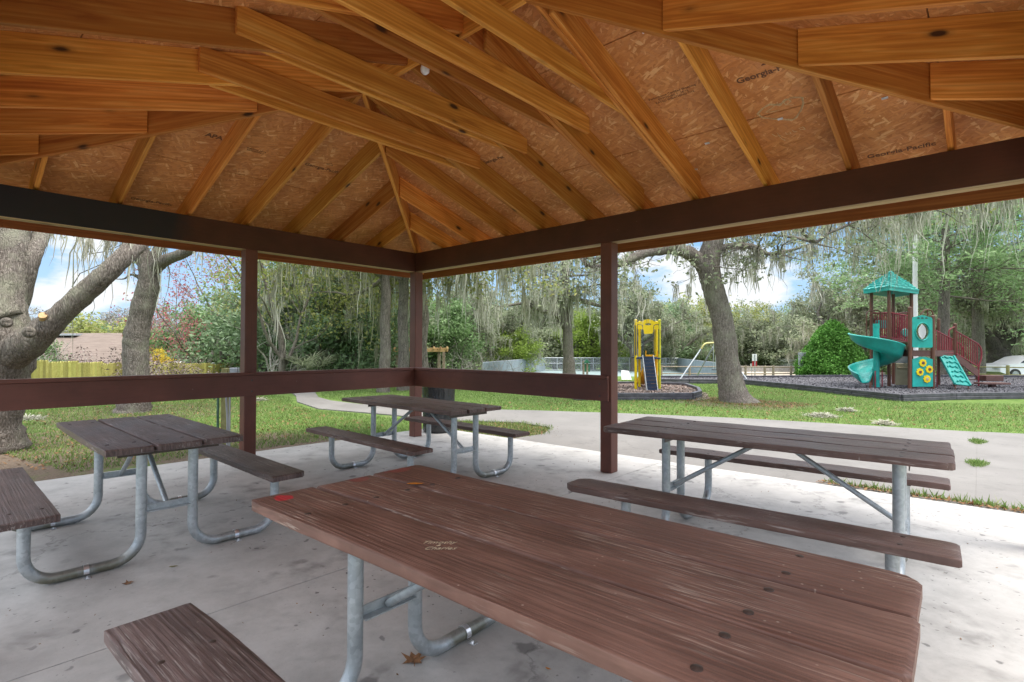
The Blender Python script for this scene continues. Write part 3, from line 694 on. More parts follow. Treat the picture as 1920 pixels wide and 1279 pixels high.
# slab poured in bays with a tooled joint between
sheet('concrete_slab', [(-.55, -9), (3.643, -9), (3.643, .93), (1.2, .86), (-.5, .8)], -.15, 0, SLAB)
sheet('concrete_slab', [(3.651, -9), (9.5, -9), (9.5, 1.13), (3.651, .94)], -.15, 0, SLAB)
wk = [(1.15, .89), (1.65, 2.52), (1.3, 3.2), (-.1, 2.5), (-.6, 1.7), (-1.2, 1.25), (-2.47, 1.2), (-3.35, 1.1), (-4.65, .75), (-6.3, 1.15), (-8.02, 1.95), (-10, 2.6), (-10, 3.6), (-8.86, 2.94), (-7.2, 2.2), (-6.14, 1.95), (-4.78, 2.0), (-3.92, 2.38), (-1.45, 3.54), (-.92, 3.95), (.04, 4.5), (.74, 4.83), (1.64, 5.25), (2.95, 5.8), (4.68, 6.3)]
sheet('sidewalk', [(1.2, .885), (3.6, .965), (6.466, 1.05), (6.367, 6.7), (4.68, 6.25), (2.95, 5.8), (.74, 4.83), (-.92, 3.95), (-1.45, 3.6), (-3.92, 2.38), (-4.78, 2.02), (-6.14, 1.98), (-7.2, 2.2), (-8.86, 2.94), (-11, 4.2), (-11, 3.1), (-8.02, 1.95), (-6.51, 1.25), (-4.65, .85), (-3.35, 1.15), (-2.47, 1.35), (-1.2, 1.5), (.1, 2.3), (.9, 2.2), (1.25, 1.6)], -.12, -.008, WALK)
sheet('sidewalk', [(6.4665, 1.05), (12, 1.25), (12, 8.3), (6.93, 6.95), (6.3675, 6.72)], -.12, -.006, WALK)

# ------------------------------------------------------------------ picnic tables
def plank(name, x0, x1, y0, y1, z0, z1, mat, parent, seed, wear=.004, chamf=(0, 0, 0, 0)):
    """worn plank in table-local coordinates; local X along the grain. chamf = clipped corners (x0y0, x0y1, x1y0, x1y1)"""
    rg = np.random.RandomState(seed); N = 44; r = .0065
    ys = [];
    w, h = y1-y0, z1-z0
    prof = []
    for cx, cy, a0 in ((w/2-r, h/2-r, 0), (-w/2+r, h/2-r, 90), (-w/2+r, -h/2+r, 180), (w/2-r, -h/2+r, 270)):
        for k in range(4):
            a = math.radians(a0+30*k); prof.append((cx+r*math.cos(a), cy+r*math.sin(a)))
        if a0 == 0: prof += [((w/2-r)*(1-2*t), h/2) for t in (.2, .4, .6, .8)]
    prof = np.array(prof); n = len(prof)
    xs = np.concatenate([[x0, x0+.004, x0+.012, x0+.035, x0+.07], np.linspace(x0+.12, x1-.12, N-10), [x1-.07, x1-.035, x1-.012, x1-.004, x1]])
    nb = rg.randn(6)*wear*.5; ph = rg.rand(6)*6; fr = rg.rand(6)*9+2
    def wob(x, k): return sum(nb[i]*math.sin(fr[i]*x+ph[i]+k*1.7) for i in range(3))
    V = []
    for i, x in enumerate(xs):
        e = min(x-x0, x1-x); sh = 0
        if e < .012: sh = .006*(1-e/.012)
        for j, (py, pz) in enumerate(prof):
            yy = py - math.copysign(sh, py) + wob(x, 0 if py > 0 else 3); zz = pz - math.copysign(sh*.8, pz)
            lim_lo, lim_hi = -w/2, w/2
            xl, xh = x-x0, x1-x
            for cc, near, sgn in ((chamf[0], xl, -1), (chamf[1], xl, 1), (chamf[2], xh, -1), (chamf[3], xh, 1)):
                if cc and near < cc:
                    if sgn > 0: lim_hi = min(lim_hi, w/2-(cc-near))
                    else: lim_lo = max(lim_lo, -w/2+(cc-near))
            yy = min(max(yy, lim_lo-.0), lim_hi+.0)
            zz += rg.randn()*.0004 + (wob(x*1.3, 5)*.25 if pz > 0 else 0)
            V.append((x, (y0+y1)/2+yy, (z0+z1)/2+zz))
    V = np.array(V); M_ = len(xs)
    a = np.arange(M_-1)[:, None]*n+np.arange(n)[None]; b = np.arange(M_-1)[:, None]*n+(np.arange(n)+1)[None] % n
    Fq = np.stack([a, b, b+n, a+n], -1).reshape(-1, 4)
    mb = MB(); mb.v = [tuple(v) for v in V]; mb.f = [tuple(f) for f in Fq]+[tuple(range(n))[::-1], tuple(range((M_-1)*n, M_*n))]
    return mb.build(name, mat, parent, True)
def arc(c, r, a0, a1, n, u, v):
    return [np.array(c)+r*(math.cos(math.radians(a0+(a1-a0)*k/n))*np.array(u)+math.sin(math.radians(a0+(a1-a0)*k/n))*np.array(v)) for k in range(n+1)]
def picnic_table(cx, cy, ang, L, Wd, off, zt, zs, sw, mat, label, seed, inset=(.32, .32), braces=True, chamf=None, seats=None, smat=None):
    t = empty('picnic_table', (cx, cy, 0), ang, label=label, cat='picnic table', group='picnic tables under the pavilion')
    g = .015; pw = (Wd-2*g)/3; T = .04
    ch = chamf or {}
    for i in range(3):
        y0 = -Wd/2+i*(pw+g)
        plank('table_plank', -L/2+[.0, .006, .003][i], L/2-[.004, .0, .007][i], y0, y0+pw, zt-T, zt, mat, t, seed+i, chamf=ch.get(i, (0, 0, 0, 0)))
    for k, sg in enumerate((-1, 1)):
        sx0, sx1 = (-L/2, L/2) if not seats else seats[k]
        plank('seat_plank', sx0, sx1, sg*off-sw/2, sg*off+sw/2, zs-T, zs, smat or mat, t, seed+7+k, chamf=ch.get('s%d' % k, (0, 0, 0, 0)))
    rp = .03; ly = .145
    xf = (-L/2+inset[0], L/2-inset[1])
    first_b = None
    bmb = MB(); bmb.tube([(0, 0, -.002), (0, 0, .0015), (0, 0, .0035)], [.012, .0115, .006], 12)
    for xi, x in enumerate(xf):
        # steel angle under the planks
        mb = MB(); mb.box((x+.03, 0, zt-T-.0035), (.045, Wd-.12, .005)); mb.box((x+.0535, 0, zt-T-.024), (.005, Wd-.2, .036)); mb.build('cross_bracket', BOLT, t)
        for sg in (-1, 1):
            mid = sg*(off+ly)/2; R_ = .15; zl = rp+.002; ys0, ys1 = sg*ly, sg*off
            # the bend: down from the top, out along the slab, up to the seat
            pts = [(x, ys0, zt-T-.006), (x, ys0, R_+zl)]
            pts += [tuple(q) for q in arc((x, ys0+sg*R_, zl+R_), R_, 180, 270, 8, (0, sg, 0), (0, 0, 1))][1:]
            pts += [tuple(q) for q in arc((x, ys1-sg*R_*.95, zl+R_), R_, 270, 360, 8, (0, sg*.95, 0), (0, 0, 1))]
            pts += [(x, ys1, zs-T-.004)]
            # densify straight runs so the tube stays round
            mb = MB(); mb.tube(pts, rp, 16); lg = mb.build('pipe_leg', GALV, t, True)
            # seat bracket
            mb = MB(); mb.box((x, ys1, zs-T-.003), (.075, sw-.04, .004)); mb.prism([(-.05, 0), (.05, 0), (.02, -.035), (-.02, -.035)], (x-.002, ys1, zs-T-.005), (0, 1, 0), (0, 0, 1), (1, 0, 0), .004); mb.build('seat_bracket', BOLT, t)
            # saddle clamp anchoring the pipe to the slab
            mb = MB(); ring = arc((x, mid, zl), rp+.004, -20, 200, 10, (1, 0, 0), (0, 0, 1))
            for q0, q1 in zip(ring[:-1], ring[1:]): mb.bar(q0, q1, .028, .004, up=(0, 1, 0.01)) if False else mb.box((q0+q1)/2, (.014, .026, .004), ((q1-q0)/np.linalg.norm(q1-q0), (0, 1, 0), np.cross((q1-q0)/np.linalg.norm(q1-q0), (0, 1, 0))))
            mb.box((x+rp+.022, mid, .004), (.04, .03, .005)); mb.tube([(x+rp+.024, mid, .005), (x+rp+.024, mid, .014)], .006, 6); mb.box((x-rp-.018, mid, .004), (.03, .03, .005))
            mb.build('floor_clamp', STEEL_BRIGHT, t)
            if sg > 0:
                mb = MB(); mb.bar((x, -ly+rp*.7, .335), (x, ly-rp*.7, .335), .005, .042); mb.bar((x+.02, -ly+rp*.7, .315), (x+.02, ly-rp*.7, .315), .038, .005); mb.build('leg_crossbar', GALV, t)
        # bolts
        for py in [-Wd/2+i*(pw+g)+pw*q for i in range(3) for q in (.22, .78)] + [sg*off+q*sw*.27 for sg in (-1, 1) for q in (-1, 1)]:
            zz = zt if abs(py) < Wd/2 else zs
            if first_b is None: o = first_b = bmb.build('bolt', BOLT, t, True)
            else: o = first_b.copy(); COL.objects.link(o); o.parent = t
            o.location = (x+.03+.01*math.sin(py*40), py, zz)
        if braces:
            k = 1 if xi == 0 else -1
            mb = MB(); a = np.array((x+k*.012, 0, .33)); b = np.array((x+k*.62, 0, zt-T-.012)); mb.tube([a, b], .0165, 12)
            mb.box(b+(0, 0, .006), (.07, .045, .006)); mb.build('brace', GALV, t, True)
    return t
t1 = picnic_table(2.024, -3.996, 0, 1.70, .767, .69, .762, .447, .248, TABLE_GREY, 'dark grey-brown plank table at the left near the dark-ended beam, wide gaps between planks', 11, (.2, .25),
                  chamf={2: (0, 0, 0, .02), 's1': (0, 0, 0, .035)})
t2 = picnic_table(1.85, -1.41, -.01, 1.98, .70, .668, .758, .445, .24, TABLE_MID, 'brown plank table in the far corner in front of the corner post', 31, (.37, .18))
t3 = picnic_table(5.475, -3.776, .035, 2.018, .82, .729, .768, .452, .255, TABLE_RED, 'reddish brown plank table in the foreground with a red paint spot on one corner', 51, (.32, .32), seats=((-1.01, .99), (-1.1, .83)), smat=TABLE_GREY,
                  chamf={0: (.02, 0, 0, 0), 1: (0, .0, 0, 0), 2: (0, .03, 0, .05)})
t4 = picnic_table(5.412, -1.21, .072, 2.03, .80, .80, .772, .45, .25, TABLE_MID, 'long brown plank table on the right, standing behind the foreground table', 71, (.4, .25),
                  chamf={0: (.04, 0, .03, 0), 's0': (.06, .07, .0, .03)})
NAMEM = plain('pale_scratches', (.62, .5, .33), .8, 0, .35, 200)
# names scratched into the foreground table
def on_table(t, px, py, z):
    p = G(px, py, z+.0012); return t.matrix_basis.inverted() @ Vector(p)
def table_text(body, size, px, py, rot):
    v = on_table(t3, px, py, .768)
    mt = Matrix.Translation(v) @ Matrix.Rotation(rot, 4, 'Z')
    text_mesh('scratched_name', body, size, NAMEM, t3, mt, extrude=.0003, shear=.5, bold=-.0002)
table_text('Timothy', .03, 822, 1017, .72); table_text('&', .02, 821, 1022.5, .72); table_text('Charles', .03, 824, 1028, .72)
# the small orange leaf lying on the foreground table
def leaf_mesh(name, loc, size, rot, mat, curl=.25, maple=False, **k):
    mb = MB()
    if maple:
        pts = []
        for i in range(14):
            a = math.pi*2*i/14; r = size*(.5 if i % 2 == 0 else .27)*(1.15 if i in (4, 2, 6) else 1); pts.append((r*math.cos(a), r*math.sin(a), size*curl*(.35+.3*math.sin(3*a)) if i % 2 == 0 else size*.04))
        mb.v = [(0, 0, .004)]+pts; mb.f = [(0, 1+i, 1+(i+1) % 14) for i in range(14)]
        mb.add([(0, 0, .004), (size*.04, 0, .004), (size*.05, -size*.6, .012), (size*.01, -size*.6, .012)], [(0, 1, 2, 3)])
    else:
        n = 7; L = []; 
        for i in range(n+1):
            t = i/n; w = size*.17*math.sin(math.pi*t**.8); x = (t-.5)*size; z = size*curl*(t-.5)**2*2
            L += [(x, -w, z+w*.4+.001), (x, 0, z+.001), (x, w, z+w*.4+.001)]
        mb.v = L; mb.f = [(i*3+j, i*3+j+1, i*3+j+4, i*3+j+3) for i in range(n) for j in (0, 1)]
    o = mb.build(name, mat, None, True, tuple(map(float, loc))); o.rotation_euler = (0, 0, rot); return tag(o, **k)
ORL = plain('orange_dead_leaf', (.55, .2, .02), .6, var=.3, scale=60); BRL = plain('brown_dead_leaf', (.22, .11, .05), .7, var=.4, scale=60); YGL = plain('olive_dead_leaf', (.2, .18, .05), .7, var=.3, scale=60)
leaf_mesh('fallen_leaf', G(779, 909, .770), .075, .9, ORL, .15, label='narrow orange leaf lying on the foreground table top', cat='leaf')
leaf_mesh('fallen_leaf', G(239, 1094, .001), .06, .4, BRL, .3, True, label='curled brown leaf on the slab below the left table', cat='leaf')
leaf_mesh('fallen_leaf', G(325, 1063, .001), .05, 1.2, YGL, .2, label='small olive leaf on the slab beside a dark round stain', cat='leaf')
leaf_mesh('fallen_leaf', G(776, 1238, .001), .11, .9, BRL, .35, True, label='large brown leaf under the bent pipe leg of the foreground table', cat='leaf')
leaf_mesh('fallen_leaf', G(878, 1197, .001), .06, 2.2, BRL, .4, label='curled brown leaf beside the floor clamp of the foreground table', cat='leaf')
leaf_mesh('fallen_leaf', G(1028, 1255, .001), .03, .2, ORL, .3, label='tiny orange leaf on the slab below the near edge of the foreground table', cat='leaf')
# litter swept against the joint between slab and walk
def scatter(name, region, n, size, mat, z, seed, label, cat='litter', h=(.3, 1), kind='stuff', zfun=None, blade=False):
    rg = np.random.RandomState(seed); region = np.array(region, float)
    lo, hi = region.min(0), region.max(0); pts = []
    def inside(p):
        x, y = p[:, 0], p[:, 1]; c = np.zeros(len(p), bool); m_ = len(region)
        for i in range(m_):
            x0, y0 = region[i]; x1, y1 = region[(i+1) % m_]
            k = ((y0 > y) != (y1 > y)) & (x < (x1-x0)*(y-y0)/(y1-y0+1e-12)+x0); c ^= k
        return c
    tot = 0
    while tot < n:
        q = rg.rand(n*2, 2)*(hi-lo)+lo; q = q[inside(q)]; pts.append(q); tot += len(q)
    q = np.concatenate(pts)[:n]; zz = (zfun(q[:, 0], q[:, 1]) if zfun else np.zeros(n))+z
    c = np.column_stack([q, zz]); a = rg.rand(n)*6.283; s_ = size*(.5+rg.rand(n))
    if blade:
        hgt = s_*(h[0]+rg.rand(n)*(h[1]-h[0])); lean = rg.randn(n, 2)*.45*hgt[:, None]
        dx = np.column_stack([np.cos(a), np.sin(a), np.zeros(n)])*(s_*.09)[:, None]
        top = c+np.column_stack([lean, hgt]); V = np.stack([c-dx, c+dx, top], 1).reshape(-1, 3); Fq = np.arange(3*n).reshape(n, 3)
    else:
        u = np.column_stack([np.cos(a), np.sin(a), rg.randn(n)*.35]); v = np.column_stack([-np.sin(a), np.cos(a), rg.randn(n)*.35])
        s2 = s_*(.3+.3*rg.rand(n)); up = np.array([0, 0, 1.0])*size*.25
        V = np.stack([c-u*s_[:, None]/2+up, c-v*s2[:, None]/2+up, c+u*s_[:, None]/2+up*1.4, c+v*s2[:, None]/2+up], 1).reshape(-1, 3); Fq = np.arange(4*n).reshape(n, 4)
    o = npmesh(name, V, Fq, mat); return tag(o, label=label, cat=cat, kind=kind)
scatter('leaf_litter', [(5.25, 1.02), (7.6, 1.08), (7.6, 1.3), (5.25, 1.17)], 900, .035, LITTER, .0, 3, 'dead leaves and twigs collected along the joint beside the slab', h=(1, 1))
scatter('weeds', [(5.3, 1.08), (8.5, 1.14), (8.5, 1.27), (5.3, 1.16)], 1300, .07, GRASSM, 0, 4, 'green weeds growing in the joint between slab and walk', 'weeds', blade=True)
for cx_, cy_, n, lb in ((6.40, 5.35, 900, 'farther one near the lawn'), (6.43, 3.35, 1100, 'nearer one beside the long table')):
    for k, (q, w_) in enumerate(((1.0, 1.0), (.55, .6))):
        el = [(cx_+.11*q*math.cos(a)*(1+.3*math.sin(3*a)), cy_+.26*q*math.sin(a)) for a in np.linspace(0, 6.28, 11)[:-1]]
        scatter('weeds', el, int(n*w_*.7), .03+.02*k, GRASSM, 0, int(cx_*100+cy_*7+k), 'grass tuft growing in the walk joint, %s' % lb if k == 0 else 'taller middle blades of the joint tuft, %s' % lb, 'weeds', blade=True)
scatter('leaf_litter', [(-.3, .8), (1.3, .86), (1.65, 1.5), (1.2, 2.3), (.2, 2.5), (-1.0, 1.7), (-.9, 1.0)], 2300, .035, LITTER, -.025, 6, 'dead leaves on the bare strip outside the corner post')
scatter('dead_grass', [(-.7, .82), (1.2, .9), (1.35, 1.6), (.9, 2.3), (.1, 2.4), (-1.2, 1.55)], 6500, .06, GRASSM, -.03, 7, 'thin grass outside the slab corner', 'grass', blade=True)
scatter('floor_debris', [(.5, -4.8), (7.5, -4.8), (7.5, .9), (.5, .8)], 420, .012, LITTER, 0, 8, 'bits of twig and leaf scattered over the slab')

# ------------------------------------------------------------------ trees
def leaves_mesh(name, C, per, spread, size, mat, parent, seed, flat=.8, elong=1.0, droop=0.0):
    """C: cluster centres (n,3); 'per' leaf faces round each"""
    rg = np.random.RandomState(seed); n = len(C)*per
    c = np.repeat(C, per, 0) + rg.randn(n, 3)*np.array([spread, spread, spread*flat])
    c[:, 2] -= droop*np.abs(rg.randn(n))
    u = rg.randn(n, 3); u /= np.linalg.norm(u, axis=1)[:, None]; w = rg.randn(n, 3); v = np.cross(u, w); v /= np.linalg.norm(v, axis=1)[:, None]
    s_ = size*(.5+rg.rand(n))[:, None]
    nn = np.cross(u, v)*s_*.15
    V = np.stack([c-u*s_*.5*elong, c-v*s_*.26+nn, c+u*s_*.5*elong, c+v*s_*.26+nn], 1).reshape(-1, 3)
    return npmesh(name, V, np.arange(4*n).reshape(n, 4), mat, parent)
def moss_mesh(name, A, lens, per, spread, width, mat, parent, seed, segs=5, sway=.06):
    """strands hanging from anchor points A with typical lengths lens"""
    rg = np.random.RandomState(seed); n = len(A)*per
    top = np.repeat(A, per, 0) + rg.randn(n, 3)*np.array([spread, spread, spread*.35])*np.repeat(.35+.9*rg.rand(len(A)), per)[:, None]
    dist = np.linalg.norm(top[:, :2]-np.repeat(A, per, 0)[:, :2], axis=1)/(spread*1.2+1e-6)
    L = np.repeat(lens, per)*(.12+1.0*rg.rand(n)**1.3)*np.clip(1.35-dist*.8, .1, 1.35)
    a = rg.rand(n)*6.283; d = np.column_stack([np.cos(a), np.sin(a), np.zeros(n)]); w = width*(.5+rg.rand(n))
    rows = []
    off = np.zeros((n, 3)); prof = np.array([.25, .8, 1, .85, .55, .12])
    for k in range(segs+1):
        t = k/segs; p = top.copy(); p[:, 2] -= L*t; p += off
        off = off + rg.randn(n, 3)*np.array([1, 1, 0])*(2.0*sway*L/segs)[:, None]
        ww = (w*prof[min(k, 5)])[:, None]; rows += [p-d*ww/2, p+d*ww/2]
    V = np.stack(rows, 1).reshape(-1, 3); m_ = 2*(segs+1); b = np.arange(n)[:, None]*m_
    Fq = np.concatenate([b+np.array([[2*k, 2*k+1, 2*k+3, 2*k+2]]) for k in range(segs)], 0)
    return npmesh(name, V, Fq, mat, parent)
def grow(p, d, length, r, level, rg, out, tips, wander=.25, up=.1, kids=(3, 5), ratio=.62, minr=.012, seg=.35):
    n = max(3, int(length/seg)); pts = [np.array(p, float)]; d = np.array(d, float); d /= np.linalg.norm(d); dirs = [d]
    for i in range(n):
        d = d + rg.randn(3)*wander*.6/math.sqrt(n)*1.6 + np.array([0, 0, up/n]); d /= np.linalg.norm(d); pts.append(pts[-1]+d*length/n); dirs.append(d)
    rad = np.linspace(r, max(minr*.7, r*.45), n+1); out.append((np.array(pts), rad, level))
    if level <= 0 or r < minr:
        tips += pts[1:]; return
    k = rg.randint(kids[0], kids[1]+1)
    for j in range(k):
        t = .35+.65*(j+rg.rand())/k if j < k-1 else 1.0
        i = min(n, int(t*n)); ax = rg.randn(3); side = ax - dirs[i]*np.dot(ax, dirs[i]); side /= np.linalg.norm(side)
        ang = (.5+.5*rg.rand()) if j < k-1 else .25
        nd = dirs[i]*math.cos(ang)+side*math.sin(ang)
        grow(pts[i], nd, length*ratio*(.7+.5*rg.rand()), rad[i]*(.5 if j < k-1 else .8), level-1, rg, out, tips, wander, up, kids, ratio, minr, seg)
def tubes(out, mb, sides=(5, 6, 8, 12)):
    for pts, rad, lv in out: mb.tube(pts, rad, sides[min(lv, 3)])
class Proto: pass
def tree_proto(kind, seed):
    """returns an Empty at z=0 with trunk, crown and, on mossy oaks, hanging moss"""
    rg = np.random.RandomState(seed); out, tips = [], []; t = empty('tree_'+kind)
    if kind == 'oak':       # wide live oak, moss laden
        tr = [np.array([0, 0, -1.5]), np.array([.05, .05, 1.1]), np.array([-.1, .1, 2.2])]; out.append((np.array(tr), np.array([.52, .38, .34]), 3))
        for k in range(6):
            a = k*1.047+rg.rand()*.6; grow(tr[-1]-[0, 0, .3*rg.rand()], (math.cos(a), math.sin(a), .55+.6*rg.rand()), 3.6, .2, 3, rg, out, tips, .5, .15, (3, 4), .62)
        T = np.array(tips); C = T[rg.permutation(len(T))[:1700]]
        crown = leaves_mesh('crown', C, 20, .28, .17, LEAF_OAK, t, seed, .55, 1.1)
        A = C[rg.permutation(len(C))[:330]]; moss_mesh('hanging_moss', A, .4+1.1*rg.rand(len(A)), 16, .15, .045, MOSS, t, seed+1)
        bk = BARK_FAR
    elif kind == 'bushy':   # dense evergreen, foliage to the ground
        tr = [np.array([0, 0, -1.5]), np.array([0, .05, .8]), np.array([.05, 0, 3.4])]; out.append((np.array(tr), np.array([.2, .16, .09]), 3))
        for k in range(16):
            a = k*2.4; z = .3+3.0*k/16; grow((0, 0, z), (math.cos(a), math.sin(a), .5), 1.9*(1-.35*k/16), .07, 2, rg, out, tips, .4, .2, (3, 4), .6)
        T = np.array(tips); C = T[rg.permutation(len(T))[:1500]]
        leaves_mesh('crown', C, 22, .27, .15, LEAF_DEEP, t, seed, .8, 1.1); bk = BARK_FAR
    elif kind == 'sparse':  # open crowned hardwood, leaves thin against the sky
        grow((0, 0, -1.2), (0, 0, 1), 4.2, .14, 4, rg, out, tips, .22, .25, (3, 4), .66)
        T = np.array(tips); C = T[rg.permutation(len(T))[:1000]]
        leaves_mesh('crown', C, 24, .24, .095, LEAF_RED, t, seed, .8); bk = BARK_FAR
    elif kind == 'bare':
        for a in (-.5, .6, 2.2): grow((0, 0, -1), (.25*math.cos(a), .25*math.sin(a), 1), 2.6, .075, 4, rg, out, tips, .55, .2, (3, 4), .62, .006, .25); bk = BARK_PALE
    elif kind == 'twiggy':  # low leafless shrub mass
        for k in range(26):
            a = rg.rand()*6.28; grow((rg.randn()*.5, rg.randn()*.5, -.3), (.55*math.cos(a), .55*math.sin(a), 1), 1.1, .018, 2, rg, out, tips, .4, .1, (3, 4), .6, .004, .2)
        T = np.array(tips); leaves_mesh('crown', T[rg.permutation(len(T))[:900]], 5, .08, .07, LEAF_PURPLE, t, seed, .8); bk = BARK_PALE
    elif kind == 'feather': # tall cypress with loose feathery sprays
        tr = [np.array([0, 0, -1]), np.array([0, 0, 3.]), np.array([.1, 0, 8.]), np.array([0, .1, 12.5])]; out.append((np.array(tr), np.array([.26, .2, .13, .04]), 3))
        for k in range(34):
            a = k*2.4; z = 4.6+7.5*k/34; grow((0, 0, z), (math.cos(a), math.sin(a), .15), 2.6*(1-.6*k/34)+.4, .05, 2, rg, out, tips, .35, -.1, (3, 5), .6)
        T = np.array(tips); C = T[rg.permutation(len(T))[:1000]]
        leaves_mesh('crown', C, 26, .2, .11, LEAF_FEATHER, t, seed, .5, 1.3); bk = BARK_FAR
    elif kind == 'mossy':   # tall trunk, high limbs, long curtains of moss
        tr = [np.array([0, 0, -.5]), np.array([.0, .02, .3]), np.array([.09, 0, 1.3]), np.array([.02, .05, 2.2]), np.array([.1, 0, 3.1]), np.array([-.08, .05, 4.2])]; out.append((np.array(tr), np.array([.26, .19, .165, .155, .15, .14]), 3))
        for k in range(7):
            a = k*.9+rg.rand()*.5; grow(tr[-1]-[0, 0, .9*rg.rand()], (math.cos(a), math.sin(a), .25+.45*rg.rand()), 2.7, .09, 3, rg, out, tips, .5, .1, (3, 4), .62)
        T = np.array(tips); C = T[rg.permutation(len(T))[:750]]
        leaves_mesh('crown', C, 13, .2, .12, LEAF_YG, t, seed, .6)
        A = T[rg.permutation(len(T))[:170]]; moss_mesh('hanging_moss', A, .35+1.5*rg.rand(len(A))**1.6, 20, .10, .026, MOSS, t, seed+1); bk = BARK_FAR
    mb = MB(); tubes(out, mb); mb.build('trunk', bk, t, True)
    return t
PRO = {}
USED = {}
def tree(kind, px, d, sc, label, rz, leaf=None, variant=0, wide=1.0, z=None, cat='tree', group=None, name=None, lower=0.0, moss=None):
    key = (kind, variant)
    if key not in PRO: PRO[key] = tree_proto(kind, 100+37*variant+len(kind)*7); o = PRO[key]
    else: o = copy_tree(PRO[key])
    p = W(px, d, 0); zz = ground_z(p[0], p[1]) if z is None else z
    o.location = (p[0], p[1], float(zz)-lower); o.rotation_euler = (0, 0, rz); o.scale = (sc*wide, sc*wide, sc); o.name = name or {'bushy': 'evergreen_tree', 'twiggy': 'shrub', 'bare': 'bare_tree', 'oak': 'live_oak', 'mossy': 'mossy_oak', 'sparse': 'tree', 'feather': 'cypress_tree'}[kind]
    tag(o, label, cat, group)
    for ch in [q for q in bpy.data.objects if q.parent == o]:
        if ch.name.startswith('crown') and leaf is not None:
            ch.material_slots[0].link = 'OBJECT'; ch.material_slots[0].material = leaf
        if ch.name.startswith('hanging') and moss is not None:
            ch.material_slots[0].link = 'OBJECT'; ch.material_slots[0].material = moss
    return o
BG = 'background trees beyond the park'
# west, beyond the picket fence
tree('sparse', 385, 30, 1.25, 'open crowned maple with sparse crimson leaves left of the brown post', .3, LEAF_RED, 0)
tree('sparse', 418, 28, 1.15, 'pinkish maple with airy crown just left of the brown post', 5.1, LEAF_RED, 1)
tree('sparse', 330, 36, .95, 'smaller maple with dull crimson leaves above the picket fence', 2.3, LEAF_RED, 1)
tree('sparse', 440, 40, 1.0, 'thin tree with rust coloured leaves behind the brown post', 1.3, LEAF_RUST, 1)
tree('bushy', 388, 35, 1.3, 'rounded green evergreen behind the picket fence at its far end', 1.1, LEAF_GREEN, 0)
tree('bushy', 205, 38, 1.3, 'pale yellow-green tree behind the brown roofed house', .4, LEAF_YG, 1, 1.2)
tree('bushy', 262, 55, 1.25, 'rust tinged round tree on the skyline past the house', 2.4, LEAF_RUST, 1)
tree('bushy', 215, 65, 1.6, 'dark green treetop on the skyline above the house', 3.4, LEAF_GREEN, 0)
tree('bushy', 282, 26, .5, 'small bright yellow shrub behind the second oak trunk', .2, LEAF_YEL, 0, cat='shrub', name='shrub')
tree('bushy', 52, 20, .5, 'bright green shrub beside the left oak trunk above the fence', 1.9, LEAF_GREEN, 1, cat='shrub', name='shrub')
for i, (px, d, sc, rz) in enumerate([(20, 52, 1.35, .2), (95, 56, 1.4, 1.4), (150, 60, 1.5, 2.2), (300, 60, 1.4, 3.3), (345, 52, 1.3, 4.1), (60, 44, .9, 5.0)]):
    tree('bare', px, d, sc, ['leafless tree on the skyline above the house, behind the left oak', 'leafless tree on the skyline at the left end of the house roof', 'leafless tree on the skyline above the middle of the house roof', 'leafless tree on the skyline right of the second oak trunk', 'leafless tree on the skyline behind the small crimson maple', 'small leafless tree behind the big left oak'][i], rz, None, i % 2, 1.5, group='leafless trees on the western skyline')
GREYTWIG = rough_island('grey_leafless_twigs', [(.2, .18, .16), (.28, .26, .23), (.36, .33, .3)], .9, .2)
for i, (px, d, sc) in enumerate([(20, 62, 1.0), (90, 66, 1.1), (150, 70, 1.1), (205, 74, 1.15), (300, 66, 1.05), (350, 62, .95)]):
    tree('oak', px, d, sc, ['hazy grey winter wood at the left edge of the skyline', 'hazy grey winter treetop above the left end of the house', 'hazy grey winter treetop above the house skylight', 'hazy grey winter treetop above the house gable', 'hazy grey winter treetop right of the second oak', 'hazy grey winter treetop behind the crimson maple'][i], i*1.7, GREYTWIG, i % 2, 1.2, group='winter treetops on the western skyline')
tree('bare', 75, 17, .75, 'slender leafless tree beside the left oak trunk against the sky', .6, None, 0)
tree('bare', 512, 20.5, 1.05, 'pale twisted leafless tree just right of the brown post', 1.9, None, 1, .8)
for px, d, sc, rz, lb in [(150, 19.5, .95, .1, 'faded pinkish crepe myrtle shrub above the fence in front of the house'), (195, 20, 1.1, 1.3, 'wide faded crepe myrtle shrub beside the second oak trunk'), (235, 21, 1.0, 2.9, 'faded crepe myrtle shrub seen left against the second oak trunk'), (300, 22.5, .95, 4.2, 'faded crepe myrtle shrub right of the second oak trunk')]:
    tree('twiggy', px, d, sc, lb, rz, None, 0, 1.3, cat='shrub')
